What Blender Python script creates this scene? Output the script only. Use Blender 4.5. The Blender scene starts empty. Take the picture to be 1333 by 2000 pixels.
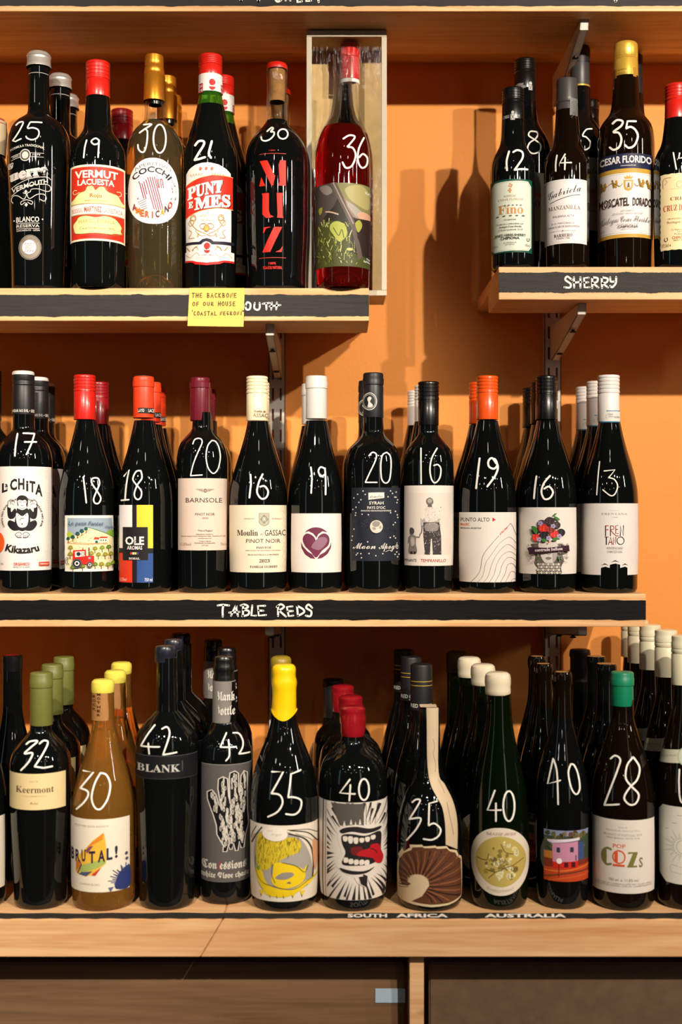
import bpy, bmesh, math, random
from math import sin, cos, atan2, pi, sqrt, radians, floor
from mathutils import Vector
from mathutils.geometry import tessellate_polygon

S = bpy.context.scene
COL = S.collection
# ------------------------------------------------------------ camera
F, CX, HY, CZ = 2400.0, 667.0, 1000.0, 1.25          # focal length in pixels of the 1333x2000 frame
cam_d = bpy.data.cameras.new('camera'); cam = bpy.data.objects.new('camera', cam_d); COL.objects.link(cam)
cam.location = (0, 0, CZ); cam.rotation_euler = (pi/2, 0, 0)
cam_d.lens = 50; cam_d.sensor_fit = 'HORIZONTAL'; cam_d.sensor_width = 50*1333/F
cam_d.dof.use_dof = True; cam_d.dof.focus_distance = 1.70; cam_d.dof.aperture_fstop = 3.2
S.camera = cam
# ------------------------------------------------------------ world, lamps, exposure
w = bpy.data.worlds.new('room_gloom'); S.world = w; w.use_nodes = True
w.node_tree.nodes['Background'].inputs[0].default_value = (1.0, .72, .5, 1)
w.node_tree.nodes['Background'].inputs[1].default_value = .004
S.view_settings.view_transform = 'Standard'; S.view_settings.look = 'None'
S.view_settings.exposure = 0.0; S.view_settings.gamma = 1.0; S.view_settings.use_curve_mapping = False
S.cycles.caustics_reflective = False; S.cycles.caustics_refractive = False
S.cycles.max_bounces = 10; S.cycles.transmission_bounces = 10; S.cycles.sample_clamp_indirect = 4
S.cycles.use_denoising = True

def lamp(kind, name, loc, energy, color, radius=.03, aim=None, size=(1, 1), cone=1.2):
    d = bpy.data.lights.new(name, kind); d.energy = energy; d.color = color
    if kind == 'AREA': d.shape = 'RECTANGLE'; d.size, d.size_y = size
    else: d.shadow_soft_size = radius
    if kind == 'SPOT': d.spot_size = cone; d.spot_blend = .6
    o = bpy.data.objects.new(name, d); COL.objects.link(o); o.location = loc
    if aim: o.rotation_euler = (Vector(aim)-Vector(loc)).to_track_quat('-Z', 'Y').to_euler()
    return o
WARM = (1.0, .88, .74)
for x, e, ax, az, cone in ((-.36, 112, -.62, -.08, .92), (.74, 122, .14, -.12, 1.4), (1.12, 78, .48, -.1, 1.3), (-1.0, 26, -.75, -.1, .8)):       # track spots just above the photographer
    lamp('SPOT', 'track_spot', (x, .08, CZ+.92), e*1.06, WARM, .016, aim=(ax, 1.9, CZ+az), cone=cone)
for x, y, z, e in ((-.9, -1.2, 2.5, 9), (.3, -1.6, 2.55, 9), (1.5, -1.3, 2.5, 9), (-2.2, -2.4, 2.6, 10), (.9, -3.0, 2.6, 10), (2.6, -2.2, 2.6, 10), (-.6, -3.6, 2.6, 10), (-1.4, .2, 2.45, 4), (.15, .1, 2.5, 4), (-.35, -.6, 2.5, 6), (.85, -.5, 2.5, 6), (1.9, -.4, 2.5, 6), (-1.9, -.8, 2.5, 6)):
    lamp('POINT', 'ceiling_bulb', (x, y, z), e*.34, (1, .92, .84), .036)
lamp('AREA', 'shop_window', (2.1, -2.6, 1.35), 2.4, (.62, .8, 1.0), aim=(.2, 1.9, 1.2), size=(.28, 1.7))
lamp('AREA', 'shop_window', (-3.2, -1.3, 1.6), 2.2, (.55, .9, .9), aim=(-.2, 1.9, 1.3), size=(.3, 2.2))
lamp('AREA', 'high_window', (3.9, -.6, 2.78), 24, (1, .93, .82), aim=(0, 1.7, 1.6), size=(.12, .75))
lamp('AREA', 'lit_doorway', (1.7, -2.0, 1.5), 2.6, (1, .74, .45), aim=(.1, 1.9, 1.3), size=(.26, 2.4))

# ------------------------------------------------------------ materials
def lin(h):
    if not isinstance(h, str): return h
    h = h.lstrip('#'); h = ''.join(q*2 for q in h) if len(h) == 3 else h; c = [int(h[i:i+2], 16)/255 for i in (0, 2, 4)]
    return tuple((v/12.92 if v <= .04045 else ((v+.055)/1.055)**2.4) for v in c)
MATS = {}
def mat(name, col=(1, 1, 1), rough=.5, metal=0, coat=0, spec=.5, trans=0, ior=1.45, bump=None, attr=False, mottle=0):
    if name in MATS: return MATS[name]
    m = bpy.data.materials.new(name); m.use_nodes = True; nt = m.node_tree; b = nt.nodes['Principled BSDF']
    c = lin(col)
    b.inputs['Base Color'].default_value = (*c, 1); b.inputs['Roughness'].default_value = rough
    b.inputs['Metallic'].default_value = metal; b.inputs['Coat Weight'].default_value = coat; b.inputs['Coat Roughness'].default_value = .05
    b.inputs['Specular IOR Level'].default_value = spec; b.inputs['Transmission Weight'].default_value = trans; b.inputs['IOR'].default_value = ior
    src = None
    if attr:
        a = nt.nodes.new('ShaderNodeAttribute'); a.attribute_name = 'ink'; src = a.outputs['Color']
        nt.links.new(src, b.inputs['Base Color'])
    if mottle:
        tc = nt.nodes.new('ShaderNodeTexCoord'); n = nt.nodes.new('ShaderNodeTexNoise'); n.inputs['Scale'].default_value = 60; n.inputs['Detail'].default_value = 5
        nt.links.new(tc.outputs['Object'], n.inputs['Vector'])
        mr = nt.nodes.new('ShaderNodeMapRange'); mr.inputs[3].default_value = 1-mottle; mr.inputs[4].default_value = 1+mottle*.4
        nt.links.new(n.outputs['Fac'], mr.inputs[0])
        mx = nt.nodes.new('ShaderNodeMix'); mx.data_type = 'RGBA'; mx.blend_type = 'MULTIPLY'; mx.inputs[0].default_value = 1
        if src: nt.links.new(src, mx.inputs[6])
        else: mx.inputs[6].default_value = (*c, 1)
        nt.links.new(mr.outputs[0], mx.inputs[7]); nt.links.new(mx.outputs[2], b.inputs['Base Color'])
    if bump:
        sc, st, stretch = bump
        tc = nt.nodes.new('ShaderNodeTexCoord'); mp = nt.nodes.new('ShaderNodeMapping'); mp.inputs['Scale'].default_value = stretch
        n = nt.nodes.new('ShaderNodeTexNoise'); n.inputs['Scale'].default_value = sc; n.inputs['Detail'].default_value = 4
        bp = nt.nodes.new('ShaderNodeBump'); bp.inputs['Strength'].default_value = st; bp.inputs['Distance'].default_value = .001
        nt.links.new(tc.outputs['Object'], mp.inputs[0]); nt.links.new(mp.outputs[0], n.inputs['Vector'])
        nt.links.new(n.outputs['Fac'], bp.inputs['Height']); nt.links.new(bp.outputs[0], b.inputs['Normal'])
    MATS[name] = m; return m
def liquid_glass(name, col, density, ior=1.42, cloud=0, base=(1, 1, 1)):
    if name in MATS: return MATS[name]
    m = mat(name, base, .0, trans=1-cloud, ior=ior)
    v = m.node_tree.nodes.new('ShaderNodeVolumeAbsorption'); v.inputs['Color'].default_value = (*col, 1); v.inputs['Density'].default_value = density
    m.node_tree.links.new(v.outputs[0], m.node_tree.nodes['Material Output'].inputs['Volume'])
    return m
def thin_glass(name, tint=(1, 1, 1), ior=1.5, rough=0.0, wavy=0):
    if name in MATS: return MATS[name]
    m = bpy.data.materials.new(name); m.use_nodes = True; nt = m.node_tree; nt.nodes.clear(); N = nt.nodes
    out, mx, tr, gl, lw, pw, mr = (N.new('ShaderNode'+k) for k in ('OutputMaterial', 'MixShader', 'BsdfTransparent', 'BsdfGlossy', 'LayerWeight', 'Math', 'MapRange'))
    tr.inputs[0].default_value = (*tint, 1); gl.inputs['Roughness'].default_value = rough; lw.inputs[0].default_value = .5
    pw.operation = 'POWER'; pw.inputs[1].default_value = 2.6; nt.links.new(lw.outputs['Facing'], pw.inputs[0])
    mr.inputs[3].default_value = ((ior-1)/(ior+1))**2; mr.inputs[4].default_value = .75; nt.links.new(pw.outputs[0], mr.inputs[0])
    for i, q in enumerate((mr.outputs[0], tr.outputs[0], gl.outputs[0])): nt.links.new(q, mx.inputs[i])
    if wavy:
        nn = N.new('ShaderNodeTexNoise'); nn.inputs['Scale'].default_value = 14; bp = N.new('ShaderNodeBump'); bp.inputs['Strength'].default_value = wavy; bp.inputs['Distance'].default_value = .002
        nt.links.new(nn.outputs['Fac'], bp.inputs['Height']); nt.links.new(bp.outputs[0], gl.inputs['Normal'])
    nt.links.new(mx.outputs[0], out.inputs[0]); MATS[name] = m; return m
def wood(name, light, dark, scale=1.0, rough=.55, spec=.3, knots=.05, axis=(1.2, 22, 22)):
    if name in MATS: return MATS[name]
    m = bpy.data.materials.new(name); m.use_nodes = True; nt = m.node_tree; N = nt.nodes; L = nt.links; b = N['Principled BSDF']
    b.inputs['Roughness'].default_value = rough; b.inputs['Specular IOR Level'].default_value = spec
    tc = N.new('ShaderNodeTexCoord'); mp = N.new('ShaderNodeMapping'); mp.inputs['Scale'].default_value = axis
    L.new(tc.outputs['Object'], mp.inputs[0])
    n1 = N.new('ShaderNodeTexNoise'); n1.inputs['Scale'].default_value = 2.2*scale; n1.inputs['Detail'].default_value = 6; n1.inputs['Distortion'].default_value = 1.4
    n2 = N.new('ShaderNodeTexNoise'); n2.inputs['Scale'].default_value = 14*scale; n2.inputs['Detail'].default_value = 3
    L.new(mp.outputs[0], n1.inputs['Vector']); L.new(mp.outputs[0], n2.inputs['Vector'])
    r = N.new('ShaderNodeValToRGB'); e = r.color_ramp.elements
    e[0].position = .28; e[0].color = (*lin(dark), 1); e[1].position = .62; e[1].color = (*lin(light), 1)
    ad = N.new('ShaderNodeMath'); ad.operation = 'MULTIPLY_ADD'; ad.inputs[1].default_value = .3; L.new(n2.outputs['Fac'], ad.inputs[0])
    sb = N.new('ShaderNodeMath'); sb.operation = 'MULTIPLY'; sb.inputs[1].default_value = .75; L.new(n1.outputs['Fac'], sb.inputs[0]); L.new(sb.outputs[0], ad.inputs[2])
    L.new(ad.outputs[0], r.inputs[0])
    vo = N.new('ShaderNodeTexVoronoi'); vo.inputs['Scale'].default_value = 2.6; mk = N.new('ShaderNodeMapping'); mk.inputs['Scale'].default_value = (1.0, 3.2, 3.2)
    L.new(tc.outputs['Object'], mk.inputs[0]); L.new(mk.outputs[0], vo.inputs['Vector'])
    kr = N.new('ShaderNodeMapRange'); kr.inputs[1].default_value = 0; kr.inputs[2].default_value = knots; kr.inputs[3].default_value = .75; kr.inputs[4].default_value = 0
    L.new(vo.outputs['Distance'], kr.inputs[0])
    mx = N.new('ShaderNodeMix'); mx.data_type = 'RGBA'; L.new(kr.outputs[0], mx.inputs[0]); L.new(r.outputs[0], mx.inputs[6]); mx.inputs[7].default_value = (.16, .06, .02, 1)
    L.new(mx.outputs[2], b.inputs['Base Color'])
    bp = N.new('ShaderNodeBump'); bp.inputs['Strength'].default_value = .25; bp.inputs['Distance'].default_value = .0006
    L.new(n2.outputs['Fac'], bp.inputs['Height']); L.new(bp.outputs[0], b.inputs['Normal'])
    MATS[name] = m; return m
def wall_paint():
    m = bpy.data.materials.new('orange_wall_paint'); m.use_nodes = True; nt = m.node_tree; N = nt.nodes; L = nt.links; b = N['Principled BSDF']
    b.inputs['Roughness'].default_value = .62; b.inputs['Specular IOR Level'].default_value = .25
    tc = N.new('ShaderNodeTexCoord'); n = N.new('ShaderNodeTexNoise'); n.inputs['Scale'].default_value = 6; n.inputs['Detail'].default_value = 5
    L.new(tc.outputs['Object'], n.inputs['Vector']); r = N.new('ShaderNodeValToRGB')
    r.color_ramp.elements[0].color = (.76, .275, .052, 1); r.color_ramp.elements[1].color = (.86, .34, .075, 1)
    L.new(n.outputs['Fac'], r.inputs[0]); L.new(r.outputs[0], b.inputs['Base Color'])
    n2 = N.new('ShaderNodeTexNoise'); n2.inputs['Scale'].default_value = 160; n2.inputs['Detail'].default_value = 3; L.new(tc.outputs['Object'], n2.inputs['Vector'])
    bp = N.new('ShaderNodeBump'); bp.inputs['Strength'].default_value = .35; bp.inputs['Distance'].default_value = .0012
    L.new(n2.outputs['Fac'], bp.inputs['Height']); L.new(bp.outputs[0], b.inputs['Normal']); return m

M_INK = mat('label_paper', rough=.5, spec=.3, attr=True, mottle=.06)
M_GLOSSINK = mat('glossy_print', rough=.28, spec=.5, attr=True)
M_CHALK = mat('white_chalk_pen', '#f2ece2', .75, mottle=.25)
M_DARK = mat('dark_wine_glass', (.003, .0036, .0036), .022, spec=.7)
M_BROWN = mat('dark_brown_glass', (.006, .003, .0015), .022, spec=.62)
M_GREEN = mat('dark_green_glass', (.002, .0045, .0012), .022, spec=.62)
M_PINE = wood('shelf_pine', '#e6b884', '#c28650')
M_PINE2 = wood('counter_pine', '#e2b685', '#c08450', .8)
M_BLACK = mat('blackboard_paint', '#2c2a28', .65, spec=.3, bump=(30, .9, (.6, 6, 6)), mottle=.3)
M_BLACK2 = mat('darker_blackboard_paint', '#0d0c0e', .7, spec=.2, bump=(30, .7, (.6, 6, 6)), mottle=.3)  # blackboard paint in a darker tone, used on the long shelf
M_STEEL = mat('grey_painted_steel', '#d6d0c4', .45, mottle=.15)
M_SCREW = mat('dark_screw', '#2a2622', .35, metal=.8)

# ------------------------------------------------------------ object helpers
def link(name, me, material=None, parent=None, loc=(0, 0, 0)):
    o = bpy.data.objects.new(name, me); COL.objects.link(o); o.location = loc
    if material is not None:
        for m in (material if isinstance(material, (list, tuple)) else [material]): me.materials.append(m)
    if parent: o.parent = parent
    return o
def tag(o, label=None, cat=None, group=None, kind=None):
    if label: o['label'] = label
    if cat: o['category'] = cat
    if group: o['group'] = group
    if kind: o['kind'] = kind
    return o
def empty(name, loc, label, cat, group=None):
    o = bpy.data.objects.new(name, None); COL.objects.link(o); o.location = loc; o.empty_display_size = .02
    return tag(o, label, cat, group)
def box_bm(x0, x1, y0, y1, z0, z1, bev=0, bm=None):
    bm = bm or bmesh.new()
    v = [bm.verts.new((x, y, z)) for z in (z0, z1) for y in (y0, y1) for x in (x0, x1)]
    fs = [bm.faces.new([v[i] for i in q]) for q in ((0, 2, 3, 1), (4, 5, 7, 6), (0, 1, 5, 4), (2, 6, 7, 3), (0, 4, 6, 2), (1, 3, 7, 5))]
    if bev:
        es = list({e for f in fs for e in f.edges}); bmesh.ops.bevel(bm, geom=es, offset=bev, segments=2, affect='EDGES', profile=.6)
    return bm
def bm_obj(name, bm, material, parent=None, loc=(0, 0, 0), smooth=False):
    bmesh.ops.recalc_face_normals(bm, faces=bm.faces)
    me = bpy.data.meshes.new(name); bm.to_mesh(me); bm.free()
    if smooth:
        for p in me.polygons: p.use_smooth = True
    return link(name, me, material, parent, loc)
def box(name, x0, x1, y0, y1, z0, z1, material, parent=None, bev=.0008):
    """box with its own origin at its centre of base"""
    cx, cy = (x0+x1)/2, (y0+y1)/2
    o = bm_obj(name, box_bm(x0-cx, x1-cx, y0-cy, y1-cy, 0, z1-z0, bev), material, None, (0, 0, 0))
    o.location = (cx, cy, z0)
    if parent: o.parent = parent; o.location = Vector((cx, cy, z0))-parent.location
    return o
PX = lambda x, Y: (x-CX)*Y/F
PZ = lambda y, Y: CZ+(HY-y)*Y/F

# ------------------------------------------------------------ flat artwork -> triangles
BASES = {'b': (0x1D400, 0x1D41A, 0x1D7CE), 'i': (0x1D434, 0x1D44E, None), 's': (0x1D4D0, 0x1D4EA, None),
         'f': (0x1D56C, 0x1D586, None), 'g': (0x1D5D4, 0x1D5EE, 0x1D7EC), 't': (0x1D5A0, 0x1D5BA, 0x1D7E2)}
def conv(s, style):
    if style not in BASES: return s
    U, l, d = BASES[style]; out = ''
    for ch in s:
        if 'A' <= ch <= 'Z': out += chr(U+ord(ch)-65)
        elif 'a' <= ch <= 'z': out += 'ℎ' if (style == 'i' and ch == 'h') else chr(l+ord(ch)-97)
        elif ch.isdigit() and d: out += chr(d+ord(ch)-48)
        else: out += ch
    return out
_fc = bpy.data.curves.new('lettering_source', 'FONT'); _fo = bpy.data.objects.new('lettering_source', _fc); _gc = {}
def glyphs(s, style='', bold=0):
    k = (s, style, bold)
    if k not in _gc:
        _fc.body = conv(s, style); _fc.size = 1; _fc.resolution_u = 2; _fc.offset = bold
        m = _fo.to_mesh(); vs = [(v.co.x, v.co.y) for v in m.vertices]; ps = [tuple(p.vertices) for p in m.polygons]
        _fo.to_mesh_clear()
        _gc[k] = (vs, ps, min(v[0] for v in vs), max(v[0] for v in vs))
    return _gc[k]
def smooth_pts(p, n=5, closed=False):
    if len(p) < 3: return list(p)
    out = []; N = len(p); rng = range(N if closed else N-1)
    for i in rng:
        g = (lambda j: p[j % N]) if closed else (lambda j: p[min(max(j, 0), N-1)])
        a, b, c, d = g(i-1), g(i), g(i+1), g(i+2)
        for k in range(n):
            t = k/n
            out.append(tuple(.5*((2*b[q])+(-a[q]+c[q])*t+(2*a[q]-5*b[q]+4*c[q]-d[q])*t*t+(-a[q]+3*b[q]-3*c[q]+d[q])*t**3) for q in (0, 1)))
    if not closed: out.append(p[-1])
    return out
class Art:
    def __init__(s): s.tris = []; s.k = 0; s.ox = s.oy = 0; s.sc = 1; s.hold = False
    def view(s, ox, oy, sc): s.ox, s.oy, s.sc = ox, oy, sc; return s
    def _n(s):
        if not s.hold: s.k += 1
        return s.k
    def P(s, p): return (s.ox+p[0]/s.sc, s.oy+p[1]/s.sc)
    def poly(s, pts, col):
        k = s._n(); q = [s.P(p) for p in pts]; c = lin(col)
        for t in tessellate_polygon([[Vector((x, y, 0)) for x, y in q]]): s.tris.append(([q[i] for i in t], c, k))
        return s
    def rect(s, x0, y0, x1, y1, col):
        k = s._n(); s.tris.append(([s.P(p) for p in ((x0, y0), (x1, y0), (x1, y1), (x0, y1))], lin(col), k)); return s
    def ell(s, cx, cy, rx, ry, col, n=24, a0=0, a1=360, p=2.0):
        pts = []
        for i in range(n if a1-a0 >= 360 else n+1):
            a = radians(a0+(a1-a0)*i/n); ca, sa = cos(a), sin(a)
            pts.append((cx+rx*math.copysign(abs(ca)**(2/p), ca), cy+ry*math.copysign(abs(sa)**(2/p), sa)))
        return s.poly(pts, col)
    def ring(s, cx, cy, rx, ry, w_, col, n=28, a0=0, a1=360):
        pts = [(cx+rx*cos(radians(a0+(a1-a0)*i/n)), cy+ry*sin(radians(a0+(a1-a0)*i/n))) for i in range(n+(a1-a0 < 360))]
        return s.line(pts, w_, col, a1-a0 >= 360)
    def line(s, pts, w_, col, closed=False, caps=True, taper=False):
        k = s._n(); c = lin(col); q = [s.P(p) for p in pts]; h0 = w_/s.sc/2; N = len(q)
        L, R = [], []
        for i in range(N):
            a = q[i-1] if (i or closed) else q[i]; b = q[(i+1) % N] if (i < N-1 or closed) else q[i]
            dx, dy = b[0]-a[0], b[1]-a[1]; l = sqrt(dx*dx+dy*dy) or 1; h = h0*(1-.75*i/max(N-1, 1)) if taper else h0
            L.append((q[i][0]-dy/l*h, q[i][1]+dx/l*h)); R.append((q[i][0]+dy/l*h, q[i][1]-dx/l*h))
        for i in range(N if closed else N-1):
            j = (i+1) % N; s.tris.append(([L[i], L[j], R[j], R[i]], c, k))
        if caps and not closed:
            for e in (0, N-1):
                s.tris.append(([(q[e][0]+h0*.97*cos(a*pi/4), q[e][1]+h0*.97*sin(a*pi/4)) for a in range(8)], c, k)) if not (taper and e) else None
        return s
    def curve(s, pts, w_, col, closed=False, n=5, **kw): return s.line(smooth_pts(pts, n, closed), w_, col, closed, **kw)
    def blob(s, pts, col, n=4): return s.poly(smooth_pts(pts, n, True), col)
    def text(s, t, x0, x1, yb, h, col, style='', bold=0, slope=0, arc=None, shear=0, cap=.69):
        """x0..x1 box, baseline yb, capital height h; arc=(cx, cy, r, up) bends the baseline"""
        if style == 'g': style = ''; bold = .016+bold*.45
        elif style == 't' or (style == 'b' and h/s.sc < 3.3): style = ''
        elif style == 'i': style = ''; shear = .22
        vs, ps, a, b = glyphs(t, style, bold); k = s._n(); c = lin(col); out = []
        for vx, vy in vs:
            u = (vx-a)/(b-a)*(x1-x0); v = vy/cap*h
            if arc:
                acx, acy, r, up = arc; m = (x1-x0)/2
                th = (u-m)/r; rr = r+v if up else r-v
                X, Y = (acx+rr*sin(th), acy-rr*cos(th)) if up else (acx+rr*sin(th), acy+rr*cos(th))
            else: X, Y = x0+u+shear*v, yb-v+slope*u
            out.append(s.P((X, Y)))
        for p in ps: s.tris.append(([out[i] for i in p], c, k))
        return s
def clip(poly, ax, val, keep_low):
    out = []; n = len(poly)
    for i in range(n):
        a, b = poly[i], poly[(i+1) % n]; da, db = a[ax]-val, b[ax]-val
        if not keep_low: da, db = -da, -db
        if da <= 0: out.append(a)
        if (da < 0 < db) or (db < 0 < da):
            t = da/(da-db); out.append((a[0]+(b[0]-a[0])*t, a[1]+(b[1]-a[1])*t))
    return out
def slices(poly, ax, step):
    lo, hi = min(p[ax] for p in poly), max(p[ax] for p in poly)
    i0, i1 = floor(lo/step+1e-6), floor(hi/step-1e-6)
    if i1 <= i0: return [poly]
    res = []
    for i in range(i0, i1+1):
        q = poly
        if i > i0: q = clip(q, ax, i*step, False)
        if i < i1 and len(q) > 2: q = clip(q, ax, (i+1)*step, True)
        if len(q) > 2: res.append(q)
    return res
def art_mesh(name, art, place, slicer=True, eps0=.00016, dk=.00003, zstep=.006):
    """place(px,py)->(a,b); lift(a,b,e)->xyz"""
    to_ab, lift = place; verts, faces, cols = [], [], []
    for pts, c, k in art.tris:
        ab = [to_ab(*p) for p in pts]
        pcs = [ab]
        if slicer: pcs = [q2 for q in slices(ab, 0, radians(3)) for q2 in slices(q, 1, zstep)]
        for q in pcs:
            i = len(verts); e = eps0+k*dk
            verts += [lift(a, b, e) for a, b in q]; faces.append(tuple(range(i, i+len(q)))); cols += [c]*len(q)
    me = bpy.data.meshes.new(name); me.from_pydata(verts, [], faces); me.update()
    at = me.attributes.new('ink', 'FLOAT_COLOR', 'CORNER'); flat = []
    for c in cols: flat += [c[0], c[1], c[2], 1.0]
    at.data.foreach_set('color', flat)
    return me
def plane_front(Y):
    return (lambda x, y: (PX(x, Y), PZ(y, Y)), lambda a, b, e: (a, Y-e, b))
def plane_top(z):
    def ab(x, y): Y = (CZ-z)*F/(y-HY); return (PX(x, Y), Y)
    return (ab, lambda a, b, e: (a, b, z+e))
def flat_art(name, art, place, material, parent=None, dk=.00003, eps0=.00016):
    me = art_mesh(name, art, place, slicer=False, dk=dk, eps0=eps0)
    o = link(name, me, material)
    if parent: o.parent = parent; o.location = -parent.location
    # faces towards the viewer
    bm = bmesh.new(); bm.from_mesh(me)
    for f in bm.faces:
        f.normal_update()
        if f.normal.y > .3 or f.normal.z < -.3: f.normal_flip()
    bm.to_mesh(me); bm.free()
    return o

# ------------------------------------------------------------ bottles
class Bottle:
    def __init__(s, cx, Y, zb, prof, name='wine_bottle', label='', group=None, material=None, fill=None, seg=72, neckmat=None, wall=.0024, up=None):
        s.cx, s.Y, s.zb = cx, Y, zb; s.s = F/Y; s.X = PX(cx, Y); s.kids = []
        if up: prof = [(up, prof[0][1]-.8)]+list(prof)
        P = sorted([(PZ(y, Y)-zb, hw/s.s) for y, hw in prof if PZ(y, Y)-zb > .004])
        r0 = P[0][1]; P = [(0.0, r0*.90), (.0018, r0*.955), (.0055, r0*.995)]+[p for p in P if p[0] > .012]
        s.P = P; s.root = empty(name, (s.X, Y, zb), label, 'bottle', group)
        n = len(P); d = [(P[i+1][1]-P[i][1])/(P[i+1][0]-P[i][0]) for i in range(n-1)]
        m = [d[0]]+[0 if d[i-1]*d[i] <= 0 else 2*d[i-1]*d[i]/(d[i-1]+d[i]) for i in range(1, n-1)]+[d[-1]]
        s.m = m
        top = P[-1][0]; s.top = top
        zs = [0, .0018, .0055]+[.0055+(top-.0055)*i/64 for i in range(1, 65)]
        out = [(s.r(z), z) for z in zs]
        punt = [(r0*.80, .0006), (r0*.62, .010), (r0*.35, .022), (.0004, .026)]
        if fill is None:
            ring = [(p[0], p[1]) for p in punt[::-1]]+out+[(.0004, top)]; mats = list(material) if isinstance(material, (list, tuple)) else [material or M_DARK]
            s.body = link('bottle_body', lathe('bottle_body', ring, seg), mats, s.root)
            if neckmat:
                mt, z0 = neckmat; s.body.data.materials.append(mt); z0 = PZ(z0, Y)-zb
                for p in s.body.data.polygons:
                    if p.center.z > z0: p.material_index = 1
        else:
            zf = PZ(fill, Y)-zb
            inner = [(max(s.r(z)-wall, .004), z) for z in reversed(zs) if z > zf]+[(max(s.r(zf)-wall, .004), zf), (.0004, zf-.0004)]
            ring = [(p[0], p[1]) for p in punt[::-1]]+out+inner
            s.body = link('bottle_body', lathe('bottle_body', ring, seg), material, s.root)
            if isinstance(material, (list, tuple)):
                for p in s.body.data.polygons:
                    if p.center.z < zf: p.material_index = 1
    def r(s, z):
        P, m = s.P, s.m
        if z <= P[0][0]: return P[0][1]
        if z >= P[-1][0]: return P[-1][1]
        i = 0
        while z > P[i+1][0]: i += 1
        h = P[i+1][0]-P[i][0]; t = (z-P[i][0])/h
        return ((1+2*t)*(1-t)**2*P[i][1]+t*(1-t)**2*h*m[i]+t*t*(3-2*t)*P[i+1][1]+t*t*(t-1)*h*m[i+1])
    def place(s, flat=True, rr=None):
        def ab(x, y):
            t = (x-CX)/F; z = PZ(y, s.Y)-s.zb
            for _ in range(4):
                r = rr or s.r(z)
                # ray X=t*Y against circle centre (s.X, s.Y)
                A = 1+t*t; B = -2*(t*s.X+s.Y); C = s.X**2+s.Y**2-r*r; D = B*B-4*A*C
                if D < 0:
                    Yh = -B/2/A; g = atan2(t*Yh-s.X, -(Yh-s.Y)); yf = Yh
                else:
                    yf = (-B-sqrt(D))/2/A; g = atan2(t*yf-s.X, -(yf-s.Y))
                z = PZ(y, (s.Y-r) if flat else yf)-s.zb
            lim = radians(84); c0 = -atan2(s.X, s.Y)
            return (min(max(g, c0-lim), c0+lim), z)
        return (ab, lambda a, b, e: (((rr or s.r(b))+e)*sin(a), -((rr or s.r(b))+e)*cos(a), b))
    def label(s, art, name='label', material=None, label=None, rr=None, flat=True, **kw):
        me = art_mesh(name, art, s.place(flat, rr), **kw)
        o = link(name, me, material or M_INK, s.root)
        if label: o['label'] = label
        return o
    def mark(s, view, strokes, w_, name='price_mark'):
        a = Art().view(*view); a.hold = True; w_ *= .88
        for st in strokes:
            if st[0] == 'e': _, x, y, rx, ry = st; a.ring(x, y, rx, ry, w_, '#f2ece2')
            elif st[0] == 'l': a.line(st[1:], w_, '#f2ece2')
            else: a.curve(st, w_, '#f2ece2')
        me = art_mesh(name, a, s.place(False), eps0=.0005, zstep=.002)
        return link(name, me, M_CHALK, s.root)
    def rev(s, name, pts, material, seg=48, cx=None, lump=0, label=None, closed_top=True):
        """pts = (photo y, half width) from top to bottom; a turned part on the same axis"""
        ring = [(hw/s.s, PZ(y, s.Y)-s.zb) for y, hw in pts][::-1]
        if closed_top: ring = ring+[(.0003, ring[-1][1])]
        me = lathe(name, ring, seg, lump)
        o = link(name, me, material, s.root)
        if cx is not None: o.location.x = (cx-s.cx)/s.s
        if label: o['label'] = label
        return o
def lathe(name, ring, seg, lump=0, seed=3):
    rnd = random.Random(seed); ph = [rnd.uniform(0, 6.28) for _ in range(4)]
    verts, faces = [], []
    for j, (r, z) in enumerate(ring):
        for i in range(seg):
            a = 2*pi*i/seg; rr = r*(1+lump*(sin(2*a+ph[0]+z*90)+.7*sin(3*a+ph[1]-z*140)+.5*sin(5*a+ph[2]+z*210))) if lump else r
            zz = z+(lump*.018*sin(2*a+ph[3]) if lump and 0 < j < 3 else 0)
            verts.append((rr*sin(a), -rr*cos(a), zz))
    n = len(ring)
    for j in range(n-1):
        for i in range(seg):
            k = (i+1) % seg; faces.append((j*seg+i, j*seg+k, (j+1)*seg+k, (j+1)*seg+i))
    me = bpy.data.meshes.new(name); me.from_pydata(verts, [], faces); me.update()
    me.polygons.foreach_set('use_smooth', [True]*len(faces))
    # keep crisp steps crisp
    bm = bmesh.new(); bm.from_mesh(me)
    for e in bm.edges:
        if len(e.link_faces) == 2 and e.calc_face_angle(0) > radians(38): e.smooth = False
    bmesh.ops.recalc_face_normals(bm, faces=bm.faces)
    bm.to_mesh(me); bm.free()
    return me
def screwcap(y0, y1, hw, ridged=.32, neck=None):
    """threads and knurl lines at the top, smooth skirt below, photo pixels"""
    L = y1-y0; e = y0+L*ridged; p = [(y0, hw-2.2), (y0+.8, hw-.8), (y0+2, hw)]
    n = 4
    for i in range(n):
        a = y0+5+(e-y0-6)*i/n; p += [(a, hw), (a+1, hw-.9), (a+2.2, hw-.9), (a+3.2, hw)]
    p += [(e, hw+.3), (e+1, hw-.9), (e+2, hw-.9), (e+3, hw-.2), (y1-1, (neck or hw)-.1), (y1, (neck or hw)-.3)]
    return p
def capsule(y0, y1, hw, rim=18, neck=None):
    nk = neck or hw-1
    return [(y0, hw-2.5), (y0+1, hw-1), (y0+3, hw-.3), (y0+rim*.45, hw-.2), (y0+rim*.5, hw+.6), (y0+rim, hw+.4), (y0+rim+1.5, hw-.9), (y0+rim+6, nk), (y1-1, nk+.2), (y1, nk)]
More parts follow.
